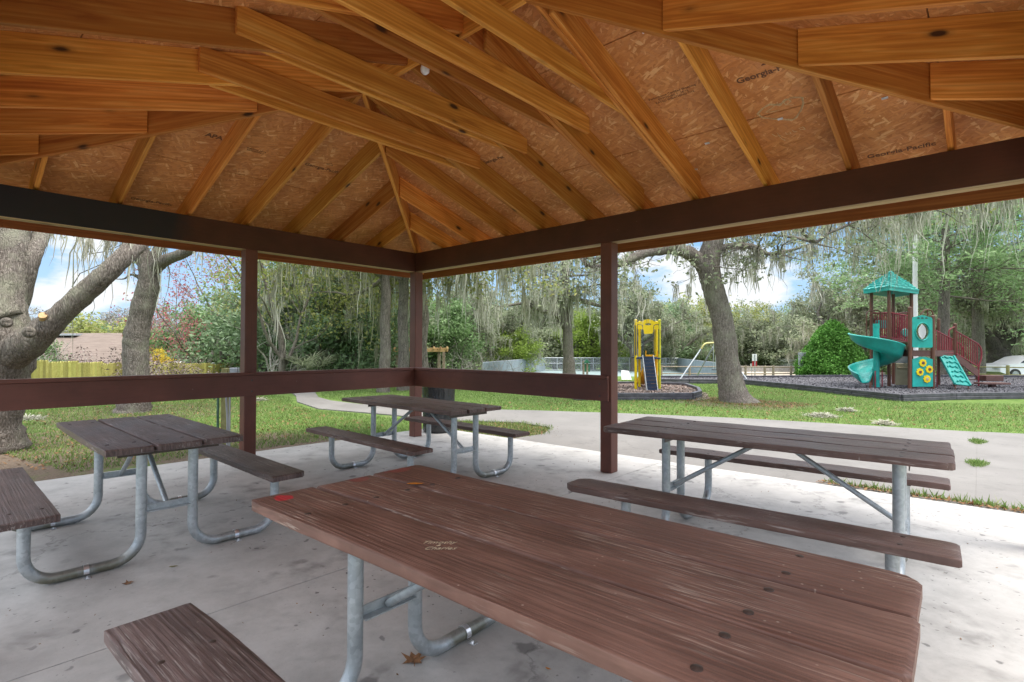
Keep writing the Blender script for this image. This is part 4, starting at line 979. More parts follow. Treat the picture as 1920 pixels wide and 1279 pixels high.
# centre: thicket of evergreens and oaks
K = [('bushy', 490, 27, 1.15, LEAF_DEEP, 0, 'deep green evergreen behind the pale leafless tree'), ('bushy', 560, 24, 1.2, LEAF_DEEP, 1, 'large deep green evergreen between the pale leafless tree and the mossy oaks'),
     ('bushy', 610, 29, 1.35, LEAF_GREEN, 0, 'mid green evergreen at the back of the thicket left of the mossy oaks'), ('bushy', 660, 23, 1.05, LEAF_DEEP, 0, 'evergreen in the thicket below the hanging moss'),
     ('bushy', 735, 31, 1.1, LEAF_OAK, 1, 'grey-green shrubby tree seen between the two mossy trunks'), ('bushy', 810, 33, 1.15, LEAF_GREEN, 1, 'mid green tree just right of the corner post above the pergola'),
     ('oak', 560, 40, 1.0, LEAF_OAK, 0, 'live oak at the back of the thicket left of centre'), ('oak', 650, 44, 1.05, LEAF_GREEN, 1, 'tall green oak behind the moss curtains left of the corner post'),
     ('oak', 860, 38, .8, LEAF_OAK, 1, 'grey-green live oak over the dry shrubs'), ('oak', 925, 42, .86, LEAF_OAK, 0, 'broad grey-green live oak left of the court fence'),
     ('oak', 1000, 56, 1.0, LEAF_OAK, 1, 'live oak behind the lime green shrub'), ('oak', 1110, 60, 1.05, LEAF_OAK, 0, 'live oak behind the court right of the tall cypress trunk'),
     ('bushy', 962, 40, .75, LEAF_LIME, 0, 'bright lime green shrub at the corner of the court fence'), ('bushy', 1108, 50, 1.25, LEAF_LIME, 1, 'yellow-green tree beside the brown post over the court'),
     ('oak', 1190, 46, .95, LEAF_OAK, 1, 'mossy live oak rising behind the yellow play tower'), ('bushy', 1245, 55, 1.5, LEAF_DEEP, 0, 'deep green tree right of the yellow play tower'),
     ('bushy', 1290, 60, 1.75, LEAF_YG, 1, 'tall yellow-green tree behind the swing frame'), ('oak', 1260, 50, .72, LEAF_OAK, 0, 'low mossy live oak left of the leaning oak trunk'),
     ('bushy', 1395, 62, 1.6, LEAF_YG, 0, 'yellow-green tree just right of the leaning oak trunk'), ('oak', 1400, 52, .68, LEAF_OAK, 1, 'low live oak behind the red and white sign'),
     ('oak', 1475, 58, .8, LEAF_OAK, 0, 'live oak with trailing moss behind the grey sign back'), ('oak', 1535, 50, .95, LEAF_OAK, 1, 'live oak rising left behind the round conifer bush'),
     ('oak', 1610, 44, 1.2, LEAF_OAK, 0, 'large grey-green live oak behind the teal roofed play tower'), ('oak', 1700, 42, 1.15, LEAF_OAK, 1, 'large live oak behind the white pole'),
     ('oak', 1800, 46, 1.25, LEAF_OAK, 0, 'live oak behind the maroon stair railing'), ('oak', 1975, 44, 1.2, LEAF_OAK, 1, 'live oak at the far right edge behind the white car'), ('bushy', 1905, 60, 1.6, LEAF_GREEN, 0, 'green tree at the right edge of the view behind the car')]
for i, (k, px, d, sc, lf, v, lb) in enumerate(K): tree(k, px, d, sc, lb, i*1.37, lf, v, 1.1)
LMK = ['beyond the left brown post', 'above the pale leafless tree', 'above the palmettos', 'left of the moss curtains', 'behind the left mossy trunk pair', 'directly behind the corner post', 'above the pergola', 'over the dry bushes',
       'above the court side screen', 'above the lime green shrub', 'left of the tall cypress trunk', 'right of the tall cypress trunk', 'behind the right brown post', 'above the yellow play tower', 'over the swing frame', 'behind the leaning oak trunk',
       'above the red and white sign', 'above the stockade fence', 'above the white shed', 'above the grey sign back', 'left of the conifer bush', 'above the conifer bush', 'behind the spiral slide', 'behind the teal roof', 'behind the white pole', 'behind the stair railing', 'above the white car']
def lmk(px): return LMK[min(len(LMK)-1, max(0, int((px-440)/66)))]
KB = [(x, 72+8*(i % 3), 1.5+.2*(i % 2)) for i, x in enumerate(range(450, 2180, 66))]
for i, (px, d, sc) in enumerate(KB):
    tree('oak' if i % 2 else 'bushy', px, d, sc*(.85 if 1180 < px < 1500 else 1)*(.72 if i % 2 else 1.25), 'far tree in the back belt of woods, %s' % lmk(px), i*2.1, (LEAF_OAK, LEAF_DEEP, LEAF_GREEN)[i % 3], i % 2, 1.25, group='far trees in the wood along the back of the park')
tree('sparse', 530, 19, 1.2, 'open tree with small olive leaves against the sky right of the brown post', 4.0, LEAF_YG, 0)
tree('sparse', 600, 22, 1.15, 'tree with loose yellow-green leaves left of the moss curtains', 5.0, LEAF_YG, 1)
# mossy trees near the middle distance
tree('mossy', 718, 16.6, 1.0, 'moss draped oak, left one of the pair beside the corner post', .4, LEAF_YG, 0)
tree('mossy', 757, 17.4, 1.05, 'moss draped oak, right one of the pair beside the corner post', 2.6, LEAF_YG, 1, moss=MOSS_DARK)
tree('mossy', 652, 24, 1.05, 'moss draped oak in front of the evergreen thicket', 3.9, LEAF_YG, 0, 1.1)
tree('mossy', 789, 20.5, 1.2, 'heavily moss draped oak whose trunk hides behind the corner post', 5.3, LEAF_OAK, 0, 1.35)
tree('feather', 1770, 26, 1.0, 'tall grey trunked cypress with feathery bright green crown behind the play structure', .5, LEAF_FEATHER, 0, 1.25)
tree('feather', 1835, 30, .95, 'cypress with feathery bright green foliage near the right edge', 2.2, LEAF_FEATHER, 0, 1.5)

# hero trees with limbs traced from the photograph
def path(pts): return np.array([P(*q) if len(q) == 3 else q for q in pts])
def smooth_path(pts, n=5):
    pts = np.array(pts); out = []
    for i in range(len(pts)-1):
        p0, p1, p2, p3 = pts[max(i-1, 0)], pts[i], pts[i+1], pts[min(i+2, len(pts)-1)]
        for k in range(n):
            t = k/n; out.append(.5*((2*p1)+(-p0+p2)*t+(2*p0-5*p1+4*p2-p3)*t*t+(-p0+3*p1-3*p2+p3)*t**3))
    out.append(pts[-1]); return np.array(out)
def limb(mb, spec, n=6, sides=16, rgh=.05, seed=0):
    """spec: (px, py, depth, radius in metres)"""
    rg = np.random.RandomState(seed); pts = smooth_path([np.append(P(a, b, d), r) for a, b, d, r in spec], n)
    xyz, rad = pts[:, :3], pts[:, 3]; rad = rad*(1+rg.randn(len(rad))*rgh*.6)
    st = len(mb.v); mb.tube(xyz, rad, sides)
    for i in range(st, len(mb.v)):
        v = mb.v[i]; mb.v[i] = tuple(np.array(v)+rg.randn(3)*rad.mean()*rgh*.5)
    return xyz, rad
def sprigs_along(xyz, k, rg, lev=1, L=.8, r=.02, down=.0):
    out, tips = [], []
    for i in rg.randint(1, len(xyz), k):
        a = rg.rand()*6.28; grow(xyz[i], (math.cos(a), math.sin(a), .2-down), L, r, lev, rg, out, tips, .5, 0, (2, 3), .6, .005, .2)
    return out, tips
def crown_above(p, rg, n, L, r, lev, lift=.5):
    out, tips = [], []
    for k in range(n):
        a = 6.283*k/n+rg.rand(); grow(p, (math.cos(a), math.sin(a), lift), L, r, lev, rg, out, tips, .5, .15, (3, 4), .62, .012, .4)
    return out, tips
# left oak
A = empty('live_oak', G(-15, 842), label='huge rough barked oak at the left edge with a low limb rising rightwards', cat='tree')
def under(parent, o): o.parent = parent; o.matrix_local = Matrix.Translation(-Vector(parent.location)); return o
mb = MB()
limb(mb, [(-30, 870, 7.0, .58), (-30, 838, 7.0, .45), (-28, 790, 7.0, .38), (-20, 720, 7.0, .40), (-12, 660, 7.0, .43), (-6, 615, 7.0, .38), (2, 560, 7.05, .26), (16, 480, 7.2, .205), (24, 400, 7.5, .19), (20, 280, 8.1, .15)], sides=28, seed=1)
x1, r1 = limb(mb, [(0, 668, 6.95, .27), (55, 642, 6.9, .20), (105, 598, 6.9, .14), (160, 548, 6.95, .132), (205, 508, 7.0, .125), (248, 466, 7.2, .118), (290, 425, 7.9, .1), (330, 385, 8.8, .08)], sides=20, seed=2)
x2, r2 = limb(mb, [(18, 600, 7.3, .17), (44, 540, 7.3, .11), (62, 480, 7.35, .095), (80, 430, 7.8, .11), (95, 350, 8.5, .08)], sides=16, seed=3)
x3, r3 = limb(mb, [(-10, 600, 6.9, .3), (-45, 520, 6.8, .24), (-70, 400, 6.7, .2), (-110, 250, 6.8, .14)], sides=16, seed=4)
rg = np.random.RandomState(5); tips = []
for q in (x2, x3):
    o_, t_ = crown_above(q[-1]+np.array([-.3, .1, .3]), rg, 4, 1.9, .06, 3, 1.0); tubes(o_, mb); tips += t_
tr_ = under(A, mb.build('trunk', BARK_OAK, None, 'full'))
def knot(parent, px, py, d, r, hole=True):
    mb = MB(); c = P(px, py, d); q = (CAM-c)/np.linalg.norm(CAM-c); mb.tube([c-q*.05, c, c+q*.02, c+q*.012, c-q*.02], [r*1.2, r*1.1, r*.8, r*.55, r*.3], 14)
    o = mb.build('branch_scar', BARK_FAR, None, 'full'); o.parent = tr_; return o
knot(A, 12, 605, 6.58, .055); knot(A, 55, 623, 6.6, .06); 
mb = MB(); c = P(80, 591, 6.72); q = np.array([.8, -.2, .5]); q /= np.linalg.norm(q); mb.tube([c-q*.15, c], [.05, .045], 14); o = mb.build('sawn_stub', PINE_PALE, None, True); o.parent = tr_
tips = np.array(tips); tips = tips[tips[:, 2] > 3.0]
o = leaves_mesh('crown', tips[rg.permutation(len(tips))[:800]], 12, .2, .1, LEAF_OAK, None, 9); under(A, o)
an = np.array([P(px, 462-(abs(px-260)*.02), 7.05+.3*rg.rand()) + [0, 0, .1+.3*rg.rand()] for px in (95, 118, 150, 168, 196, 205, 212, 225, 238, 246, 372)])
ln = np.array([.35, .65, 1.25, .6, .3, .9, 1.3, .9, .45, .35, .9])
o = moss_mesh('hanging_moss', an, ln, 34, .035, .016, MOSS, None, 11, sway=.12); under(A, o)
# second oak
B = empty('live_oak', G(252, 771), label='grey oak trunk with a crook and a side branch, standing beyond the left table', cat='tree')
mb = MB()
limb(mb, [(248, 790, 11.3, .48), (250, 770, 11.3, .34), (255, 735, 11.3, .265), (255, 690, 11.3, .235), (255, 640, 11.3, .24), (262, 600, 11.3, .215), (272, 560, 11.3, .22), (280, 525, 11.3, .20), (276, 495, 11.3, .18), (262, 470, 11.3, .17), (250, 440, 11.4, .16), (240, 380, 11.5, .13), (225, 300, 11.6, .1)], sides=22, seed=6, rgh=.05)
b1, _ = limb(mb, [(278, 515, 11.3, .18), (292, 500, 11.3, .15), (312, 487, 11.2, .12), (350, 472, 11.1, .10), (400, 440, 11.0, .07)], sides=12, seed=7)
b2, _ = limb(mb, [(275, 510, 11.35, .14), (290, 480, 11.5, .1), (310, 430, 11.8, .08), (330, 350, 12, .06)], sides=10, seed=8)
b3, _ = limb(mb, [(262, 520, 11.3, .05), (246, 515, 11.3, .025), (232, 523, 11.3, .016), (213, 523, 11.3, .008)], sides=6, seed=9)
tips = []
for q in (b1, b2): o_, t_ = crown_above(q[-1], rg, 4, 2.4, .05, 3, .35); tubes(o_, mb); tips += t_
under(B, mb.build('trunk', BARK_OAK, None, 'full'))
tips = np.array(tips); tips = tips[tips[:, 2] > 3.4]; o = leaves_mesh('crown', tips[rg.permutation(len(tips))[:700]], 12, .2, .11, LEAF_OAK, None, 10); under(B, o)
an = np.array([P(px, 468, 11.2) + [0, 0, .15+.5*rg.rand()] for px in (252, 285, 300, 303, 308, 322, 345, 372, 378, 265)]); ln = np.array([1.2, .5, 1.1, 1.9, .7, .5, .35, 1.2, .8, .6])
o = moss_mesh('hanging_moss', an, ln, 40, .06, .022, MOSS, None, 12, sway=.1); under(B, o)
# leaning oak by the playground
O = empty('live_oak', G(1375, 754), label='leaning mossy oak between yellow play tower and teal play structure', cat='tree')
mb = MB()
limb(mb, [(1388, 775, 13.9, .66), (1379, 752, 13.9, .43), (1372, 728, 13.9, .34), (1366, 690, 13.9, .295), (1360, 640, 13.9, .275), (1352, 590, 13.9, .265), (1340, 550, 13.9, .265), (1330, 510, 13.9, .28), (1330, 480, 13.9, .27), (1338, 450, 13.9, .25), (1345, 400, 14, .22), (1350, 330, 14.1, .17)], sides=26, seed=10, rgh=.035)
o1, _ = limb(mb, [(1326, 515, 13.9, .2), (1312, 492, 13.9, .19), (1292, 475, 13.8, .18), (1262, 466, 13.6, .155), (1228, 470, 13.4, .13), (1200, 478, 13.2, .115), (1170, 492, 13.0, .09), (1140, 500, 12.9, .07), (1100, 500, 12.8, .05)], sides=14, seed=11, rgh=.08)
o2, _ = limb(mb, [(1342, 470, 13.9, .13), (1370, 462, 13.7, .09), (1410, 462, 13.4, .07), (1440, 476, 13.2, .05), (1480, 470, 13.0, .04), (1530, 455, 12.8, .03)], sides=10, seed=12)
o3, _ = limb(mb, [(1345, 420, 13.9, .12), (1400, 400, 13.6, .1), (1480, 405, 13.4, .08), (1570, 385, 13.2, .07), (1660, 390, 13.0, .06), (1740, 380, 12.8, .05)], sides=10, seed=13)
o4, _ = limb(mb, [(1343, 430, 13.9, .12), (1300, 390, 13.6, .1), (1230, 370, 13.4, .08), (1170, 380, 13.2, .06)], sides=10, seed=14)
tips = []; low = []
for q in (o1, o2, o3, o4):
    o_, t_ = crown_above(q[-1], rg, 3, 1.8, .04, 2, .6); tubes(o_, mb); tips += t_
    o_, t_ = sprigs_along(q, 12, rg, 2, .9, .022, .1); tubes(o_, mb); low += t_
o_, t_ = crown_above(P(1350, 330, 14.1), rg, 6, 3.2, .1, 3, .6); tubes(o_, mb); tips += t_
under(O, mb.build('trunk', BARK_OAK, None, 'full'))
tips = np.array(tips); low = np.array(low); al = np.concatenate([tips[rg.permutation(len(tips))[:900]], low[rg.permutation(len(low))[:260]]])
under(O, leaves_mesh('crown', al, 11, .15, .1, LEAF_OAK, None, 13))
def along(q, k, f0=0., f1=1.):
    i = (f0+(f1-f0)*rg.rand(k))*(len(q)-1); i0 = np.clip(i.astype(int), 0, len(q)-2); return q[i0]+(q[i0+1]-q[i0])*(i-i0)[:, None]
a1, a2, a3, a4 = along(o1, 44), along(o2, 30), along(o3, 62, .05, 1), along(o4, 26)
lo_ = low[rg.permutation(len(low))[:85]]
AN = np.concatenate([a1, a2, a3, a4, lo_]); LN = np.concatenate([.1+.35*rg.rand(44)**2, .3+.7*rg.rand(30), .4+1.35*rg.rand(62)**1.4, .25+.5*rg.rand(26), .3+.6*rg.rand(85)])
under(O, moss_mesh('hanging_moss', AN, LN, 24, .06, .018, MOSS, None, 14, sway=.12))
mb = None
# overhanging mossy limb entering from the right, high over the play structure
Q = empty('mossy_oak', W(2250, 16, 0), label='oak off to the right whose moss curtains hang over the playground', cat='tree')
mb = MB(); p0 = np.array(Q.location)
tr = [p0+[0, 0, -.5], p0+[0, 0, 1.5], p0+[-.2, .1, 3.5], p0+[-.3, .1, 5.0]]; mb.tube(smooth_path(tr), np.linspace(.45, .3, 16), 14)
q1, _ = limb(mb, [(2230, 330, 16, .2), (2050, 330, 16, .14), (1900, 355, 16, .11), (1780, 370, 16, .09), (1680, 385, 16, .07), (1570, 395, 16, .05), (1490, 420, 16, .03)], sides=10, seed=15)
q2, _ = limb(mb, [(2230, 300, 16, .2), (2050, 270, 17, .14), (1900, 290, 17.5, .11), (1740, 330, 17.5, .08), (1620, 350, 17.5, .05)], sides=10, seed=16)
tips, low = [], []
for q in (q1, q2):
    o_, t_ = sprigs_along(q, 22, rg, 2, 1.1, .025, .05); tubes(o_, mb); low += t_
o_, t_ = crown_above(tr[-1], rg, 6, 3.0, .14, 3, .6); tubes(o_, mb); tips = np.array(t_); low = np.array(low)
under(Q, mb.build('trunk', BARK_FAR, None, True))
under(Q, leaves_mesh('crown', np.concatenate([tips[rg.permutation(len(tips))[:700]], low[rg.permutation(len(low))[:330]]]), 10, .16, .11, LEAF_YG, None, 15))
AN = np.concatenate([along(q1, 70, .3, 1), along(q2, 50, .3, 1), low[rg.permutation(len(low))[:80]]]); LN = np.concatenate([.5+1.7*rg.rand(70)**1.4, .6+1.6*rg.rand(50)**1.3, .4+1.1*rg.rand(80)])
under(Q, moss_mesh('hanging_moss', AN, LN, 30, .09, .022, MOSS, None, 16, sway=.1))
RO_ = empty('live_oak', W(1872, 33, float(ground_z(*W(1872, 33, 0)[:2]))), label='large dark limbed live oak behind white car and stair railing', cat='tree')
mb = MB(); limb(mb, [(1878, 720, 33, .9), (1876, 700, 33, .7), (1874, 675, 33, .62), (1872, 655, 33, .5)], sides=16, seed=31)
lo4 = []
for sp_ in ([(1872, 665, 33, .42), (1858, 640, 33, .36), (1838, 615, 32.5, .3), (1826, 590, 32, .24), (1808, 565, 31.5, .18), (1780, 548, 31, .1)], [(1874, 665, 33, .42), (1876, 625, 33.2, .34), (1868, 585, 33.4, .28), (1850, 545, 33.8, .2), (1826, 515, 34, .12)],
            [(1876, 662, 33, .38), (1892, 640, 33, .32), (1915, 618, 32.5, .26), (1945, 600, 32, .2), (1990, 580, 31.5, .12)], [(1862, 560, 33.5, .2), (1885, 535, 33, .17), (1915, 520, 32.5, .13), (1950, 500, 32, .08)], [(1830, 598, 32.2, .16), (1850, 575, 31.5, .13), (1880, 570, 31, .1), (1915, 580, 30.5, .06)]):
    q, _ = limb(mb, sp_, sides=10, seed=len(lo4)+32); lo4.append(q)
tips = []; low = []
for q in lo4: o_, t_ = sprigs_along(q[len(q)//3:], 12, rg, 2, 1.5, .05, .0); tubes(o_, mb); low += t_
for q in lo4: o_, t_ = crown_above(q[-1], rg, 3, 2.4, .06, 2, .4); tubes(o_, mb); low += t_
under(RO_, mb.build('trunk', BARK_DARK, None, 'full')); low = np.array(low)
under(RO_, leaves_mesh('crown', low[rg.permutation(len(low))[:1100]], 16, .3, .15, LEAF_OAK, None, 33, .6))
A_ = np.concatenate([along(q, 36, .3, 1) for q in lo4]+[low[rg.permutation(len(low))[:150]]]); under(RO_, moss_mesh('hanging_moss', A_, .4+1.2*rg.rand(len(A_)), 15, .16, .045, MOSS, None, 34))
# tall cypress by the court
Cc = empty('cypress_tree', W(1066, 30, ground_z(*W(1066, 30, 0)[:2])), label='tall fluted cypress trunk in front of the court fence, draped in moss', cat='tree')
mb = MB(); limb(mb, [(1068, 730, 30, .5), (1067, 700, 30, .38), (1066, 670, 30, .31), (1064, 620, 30, .27), (1062, 570, 30, .25), (1060, 520, 30, .22), (1060, 440, 30, .22), (1060, 340, 30, .1)], sides=18, seed=17, rgh=.04)
c1, _ = limb(mb, [(1060, 615, 30, .2), (1050, 596, 30, .16), (1030, 587, 29.5, .13), (1005, 580, 29, .1), (985, 573, 28.5, .06)], sides=8, seed=18)
c2, _ = limb(mb, [(1062, 562, 30, .16), (1045, 560, 29.6, .12), (1020, 568, 29.2, .1), (985, 568, 28.8, .08), (945, 575, 28.4, .05)], sides=8, seed=19)
c3, _ = limb(mb, [(1062, 558, 30, .16), (1085, 562, 29.8, .14), (1110, 570, 29.6, .11), (1150, 580, 29.4, .06)], sides=8, seed=20)
tips = []
for k in range(22):
    a = k*2.4; z0 = P(1060, 545-9*k, 30); o_, t_ = [], []; grow(z0, (math.cos(a), math.sin(a), .1), 2.6-.06*k, .07, 2, rg, o_, t_, .4, 0, (3, 4), .6); tubes(o_, mb); tips += t_
for q in (c1, c2, c3): o_, t_ = sprigs_along(q, 8, rg, 2, .9, .03); tubes(o_, mb); tips += t_
under(Cc, mb.build('trunk', BARK_FAR, None, 'full')); tips = np.array(tips)
under(Cc, leaves_mesh('crown', tips[rg.permutation(len(tips))[:700]], 10, .25, .16, LEAF_OAK, None, 17))
A_ = tips[rg.permutation(len(tips))[:420]]; under(Cc, moss_mesh('hanging_moss', A_, .5+1.2*rg.rand(len(A_)), 13, .16, .045, MOSS, None, 18))

# low understory closing the far side of the park
for i in range(26):
    px = 446+i*66; d = (52, 60, 66)[i % 3]
    tree('bushy', px, d, .75+.2*((i*7) % 4)/3, 'low thicket shrub at the back of the park, %s' % lmk(px), i*1.9, (LEAF_DEEP, LEAF_OAK, LEAF_GREEN, LEAF_OAK)[i % 4], i % 2, 1.9, group='thicket shrubs along the back of the park', name='shrub', cat='shrub')
for px, d, sc, i in ((880, 30, 1.1, 0), (905, 31, 1.3, 1), (930, 32, 1.15, 2), (850, 30, 1.0, 3), (970, 33, .9, 4), (800, 31, .95, 5)):
    tree('bare', px, d, .42*sc, ['third pale dry bush from the right by the court screen', 'dry bush at the left foot of the court screen', 'pale dry bush in front of the court screen', 'pale dry bush left of the court screen, beside the pergola', 'rightmost pale dry bush in front of the court screen', 'dry bush at the foot of the pergola'][i], i*1.3, None, i % 2, 1.2, group='pale dry bushes by the court', name='shrub', cat='shrub')
# palmetto
def palmetto(px, d, sc, label, seed):
    rg = np.random.RandomState(seed); p = W(px, d, 0); t = empty('palmetto', (p[0], p[1], float(ground_z(p[0], p[1]))), label=label, cat='palmetto')
    for k in range(9):
        a = rg.rand()*6.28; mb = MB(); L = sc*(.8+.5*rg.rand()); h = np.array([math.cos(a)*.45, math.sin(a)*.45, 1.0])*L*.7; mb.tube([(0, 0, 0), h*.5, h], [.015, .012, .008], 5)
        for j in range(14):
            b = math.radians(-100+200*j/13); u = np.array([math.cos(a), math.sin(a), .3]); v = np.array([-math.sin(a), math.cos(a), .2]); e = h+(u*math.cos(b)+v*math.sin(b))*L*.55; e[2] += .05
            n = np.cross(u, v)*.0+np.array([0, 0, .02]); w = np.cross(e-h, [0, 0, 1.0]); w /= np.linalg.norm(w)+1e-6; m_ = (h+e)/2
            mb.add([h, m_-w*.018*sc, e, m_+w*.018*sc], [(0, 1, 2, 3)])
        mb.build('frond', LEAF_OAK, t)
palmetto(556, 18.5, 1.3, 'spiky palmetto in front of the thicket, left of the pair', 1); palmetto(582, 19, 1.2, 'spiky palmetto in front of the thicket, right of the pair', 2)
# round conifer bush
def conifer():
    rg = np.random.RandomState(4); p = W(1561, 27, 0); z0 = float(ground_z(p[0], p[1])); t = empty('conifer_bush', (p[0], p[1], z0), label='dense bright green cone shaped conifer bush left of the spiral slide', cat='bush')
    mb = MB(); mb.tube([(0, 0, -.2), (0, 0, 2.2)], [.12, .04], 8); mb.build('trunk', BARK_FAR, t)
    H = 3.05; C = []
    for i in range(1900):
        u = rg.rand()**.8; z = .08+u*(H-.1); rmax = 1.54*(1-(z/H)**2.8)**.8*(.82+.18*math.sin(math.pi*min(1, z/H*1.6+.1)))+.03; a = rg.rand()*6.283
        lump = 1+.07*math.sin(a*5+z*3)+.06*math.sin(a*9-z*5); r = rmax*lump*(1-.18*rg.rand()**2); C.append((r*math.cos(a), r*math.sin(a), z))
    leaves_mesh('crown', np.array(C), 32, .075, .10, LEAF_BUSH, t, 3, 1.2, 1.2)
conifer()
# bin with black liner
tp = G(822, 809); b_ = empty('trash_bin', tp, label='bin wrapped in a shiny black liner outside the railing near the corner post', cat='trash bin')
mb = MB(); prof = [(.23, 0), (.25, .03), (.255, .3), (.262, .6), (.268, .78), (.285, .80), (.285, .84), (.26, .85), (.24, .80), (.2, .7)]
rg = np.random.RandomState(3); n = 40; V = []
for r, z in prof:
    for k in range(n): a = 6.283*k/n; rr = r*(1+.025*math.sin(7*a+z*6)+.015*math.sin(13*a-z*9)); V.append((rr*math.cos(a), rr*math.sin(a), z))
mb.v = V; mb.f = [(i*n+k, i*n+(k+1) % n, (i+1)*n+(k+1) % n, (i+1)*n+k) for i in range(len(prof)-1) for k in range(n)]+[tuple(range(n))[::-1], tuple(range((len(prof)-1)*n, len(prof)*n))]
mb.build('liner', BAG, b_, 'full')
# service post with conduit and box, spigot beside it
sp = W(424, 7.15, 0); e_ = empty('utility_post', (sp[0], sp[1], -.03), label='short treated timber post with grey conduit and electrical box behind the left table', cat='post')
def loc(o, P_): return np.array(P_)-np.array(o.location)
mb = MB(); mb.box((-.03, 0, .55), (.085, .085, 1.1), (EF, ER, np.array([0, 0, 1])), .004); mb.build('timber_post', POSTGR, e_)
mb = MB(); c0 = ER*.045-EF*.06; mb.tube(smooth_path([c0*1.0, c0+[0, 0, .4], c0-ER*.02+[0, 0, .75], c0+ER*.01+[0, 0, .9], c0+ER*.05+[0, 0, 1.0]], 4), .013, 8); mb.tube([c0+ER*.03, c0+ER*.03+[0, 0, 1.0]], .012, 8); mb.build('conduit', PVC, e_, True)
mb = MB(); mb.box(ER*.12-EF*.03+[0, 0, 1.03], (.07, .11, .16), (EF, ER, np.array([0, 0, 1])), .008); mb.build('electrical_box', GREYS, e_)
mb = MB(); c1 = -ER*.1-EF*.03; mb.tube([c1, c1+[0, 0, .74]], .016, 8); mb.tube([c1+[0, 0, .72], c1-EF*.06+[0, 0, .74], c1-EF*.09+[0, 0, .70]], .014, 8); mb.box(c1+[0, 0, .79], (.05, .05, .015), None, .004); mb.build('spigot', ORANGEP, e_, True)
# grey moss clumps fallen on the lawn
def clump(px, py, r, label, seed):
    p = G(px, py, -.03); rg = np.random.RandomState(seed); n = 900
    q = rg.randn(n, 3)*np.array([r*.45, r*.45, .0])*1.0+p; q[:, 2] = p[2]+.015+.05*rg.rand(n)*np.exp(-((q[:, 0]-p[0])**2+(q[:, 1]-p[1])**2)/(r*r*.3)); a = rg.rand(n)*6.28; L = .05+.08*rg.rand(n)
    d = np.column_stack([np.cos(a), np.sin(a), rg.randn(n)*.25])*L[:, None]; w = np.column_stack([-np.sin(a), np.cos(a), rg.randn(n)*.3])*.006
    V = np.stack([q-w, q+w, q+d+w, q+d-w], 1).reshape(-1, 3); tag(npmesh('moss_clump', V, np.arange(4*n).reshape(n, 4), MOSS), label, 'moss')
clump(1541, 781, .28, 'grey clump of fallen moss on the lawn edge beyond the long table', 1); clump(1588, 771, .16, 'small grey moss clump on the lawn, farther of two near the walk', 2); clump(1660, 796, .15, 'small grey moss clump at the edge of the right walk', 3)
clump(55, 787, .2, 'grey moss clump beside the left oak trunk', 4); clump(486, 752, .16, 'small moss clump on the lawn just right of the left brown post', 5)

# ------------------------------------------------------------------ grass on the lawns
def lawn(name, poly, n, size, seed, label): scatter(name, poly, n, size, GRASSM, -.03, seed, label, 'grass', h=(.3, 1), blade=True, zfun=lambda x, y: ground_z(x, y)+.03)
lawn('grass', [(-.7, .6), (-.9, -4.0), (-8, -5.5), (-11, -3), (-11, 1.9), (-8.0, 1.75), (-6.4, 1.1), (-4.6, .7), (-3.3, 1.0), (-1.4, 1.1)], 90000, .05, 20, 'patchy short grass on the western lawn')
lawn('grass', [(-10, 4.6), (-8.8, 3.1), (-7.2, 2.3), (-4.8, 2.15), (-3.9, 2.5), (-1.5, 3.7), (-.9, 4.05), (.74, 4.95), (2.95, 5.9), (4.6, 6.4), (6.9, 7.05), (11, 8.2), (11, 16), (5, 12.4), (-.8, 16.5), (-10, 15)], 150000, .055, 21, 'short grass on the lawn between the walk and the play area')
scatter('leaf_litter', [(-1.2, .4), (-1.2, -5.2), (-8, -6), (-9.5, 1.5), (-4.6, .6)], 5200, .045, LITTER, -.028, 22, 'dead oak leaves scattered over the western lawn', zfun=lambda x, y: ground_z(x, y)+.03)
scatter('leaf_litter', [(-3, 3.2), (.7, 5.2), (4.6, 6.5), (10, 8.4), (10, 14), (4.7, 12), (0, 15)], 3600, .05, LITTER, -.028, 23, 'dead leaves scattered over the lawn by the play area', zfun=lambda x, y: ground_z(x, y)+.03)
scatter('leaf_litter', [(.4, 8.4), (2.9, 8.4), (3.3, 10.0), (.6, 10.2)], 2600, .045, LITTER, -.028, 24, 'ring of dead leaves round the foot of the leaning oak')

# ------------------------------------------------------------------ mulch beds with black timber borders
def bed(name, pts, mat, label, grp, h=.2, n=0, seed=1, size=.03, inner=None):
    t = empty('border', (pts[0][0], pts[0][1], -.03), label=label, cat='border')
    N_ = len(pts)
    for i in range(N_ if inner is None else inner):
        a, b = np.array(pts[i]), np.array(pts[(i+1) % N_]); L = np.linalg.norm(b-a); k = max(1, int(round(L/2.4))); d = (b-a)/L
        for j in range(k):
            p0 = a+(b-a)*j/k+d*.006; p1 = a+(b-a)*(j+1)/k-d*.006
            mb = MB(); o3 = np.array([t.location.x, t.location.y, 0])
            mb.bar(np.append(p0, h*.25)-o3, np.append(p1, h*.25)-o3, .115, h*.49, bev=.012); mb.bar(np.append(p0, h*.75)-o3, np.append(p1, h*.75)-o3, .105, h*.49, bev=.012)
            mb.build('border_timber', BORDER, t)
    sheet(name, [tuple(p) for p in pts], -.05, .07, mat)
    return t
MULB = plain('dark_grey_mulch_base', (.095, .09, .1), .9, 0, .6, 50, bump=.6); CHIB = plain('wood_chip_base', (.2, .165, .145), .9, 0, .6, 50, bump=.6)
g2 = lambda *q: tuple(G(*q, .0)[:2])
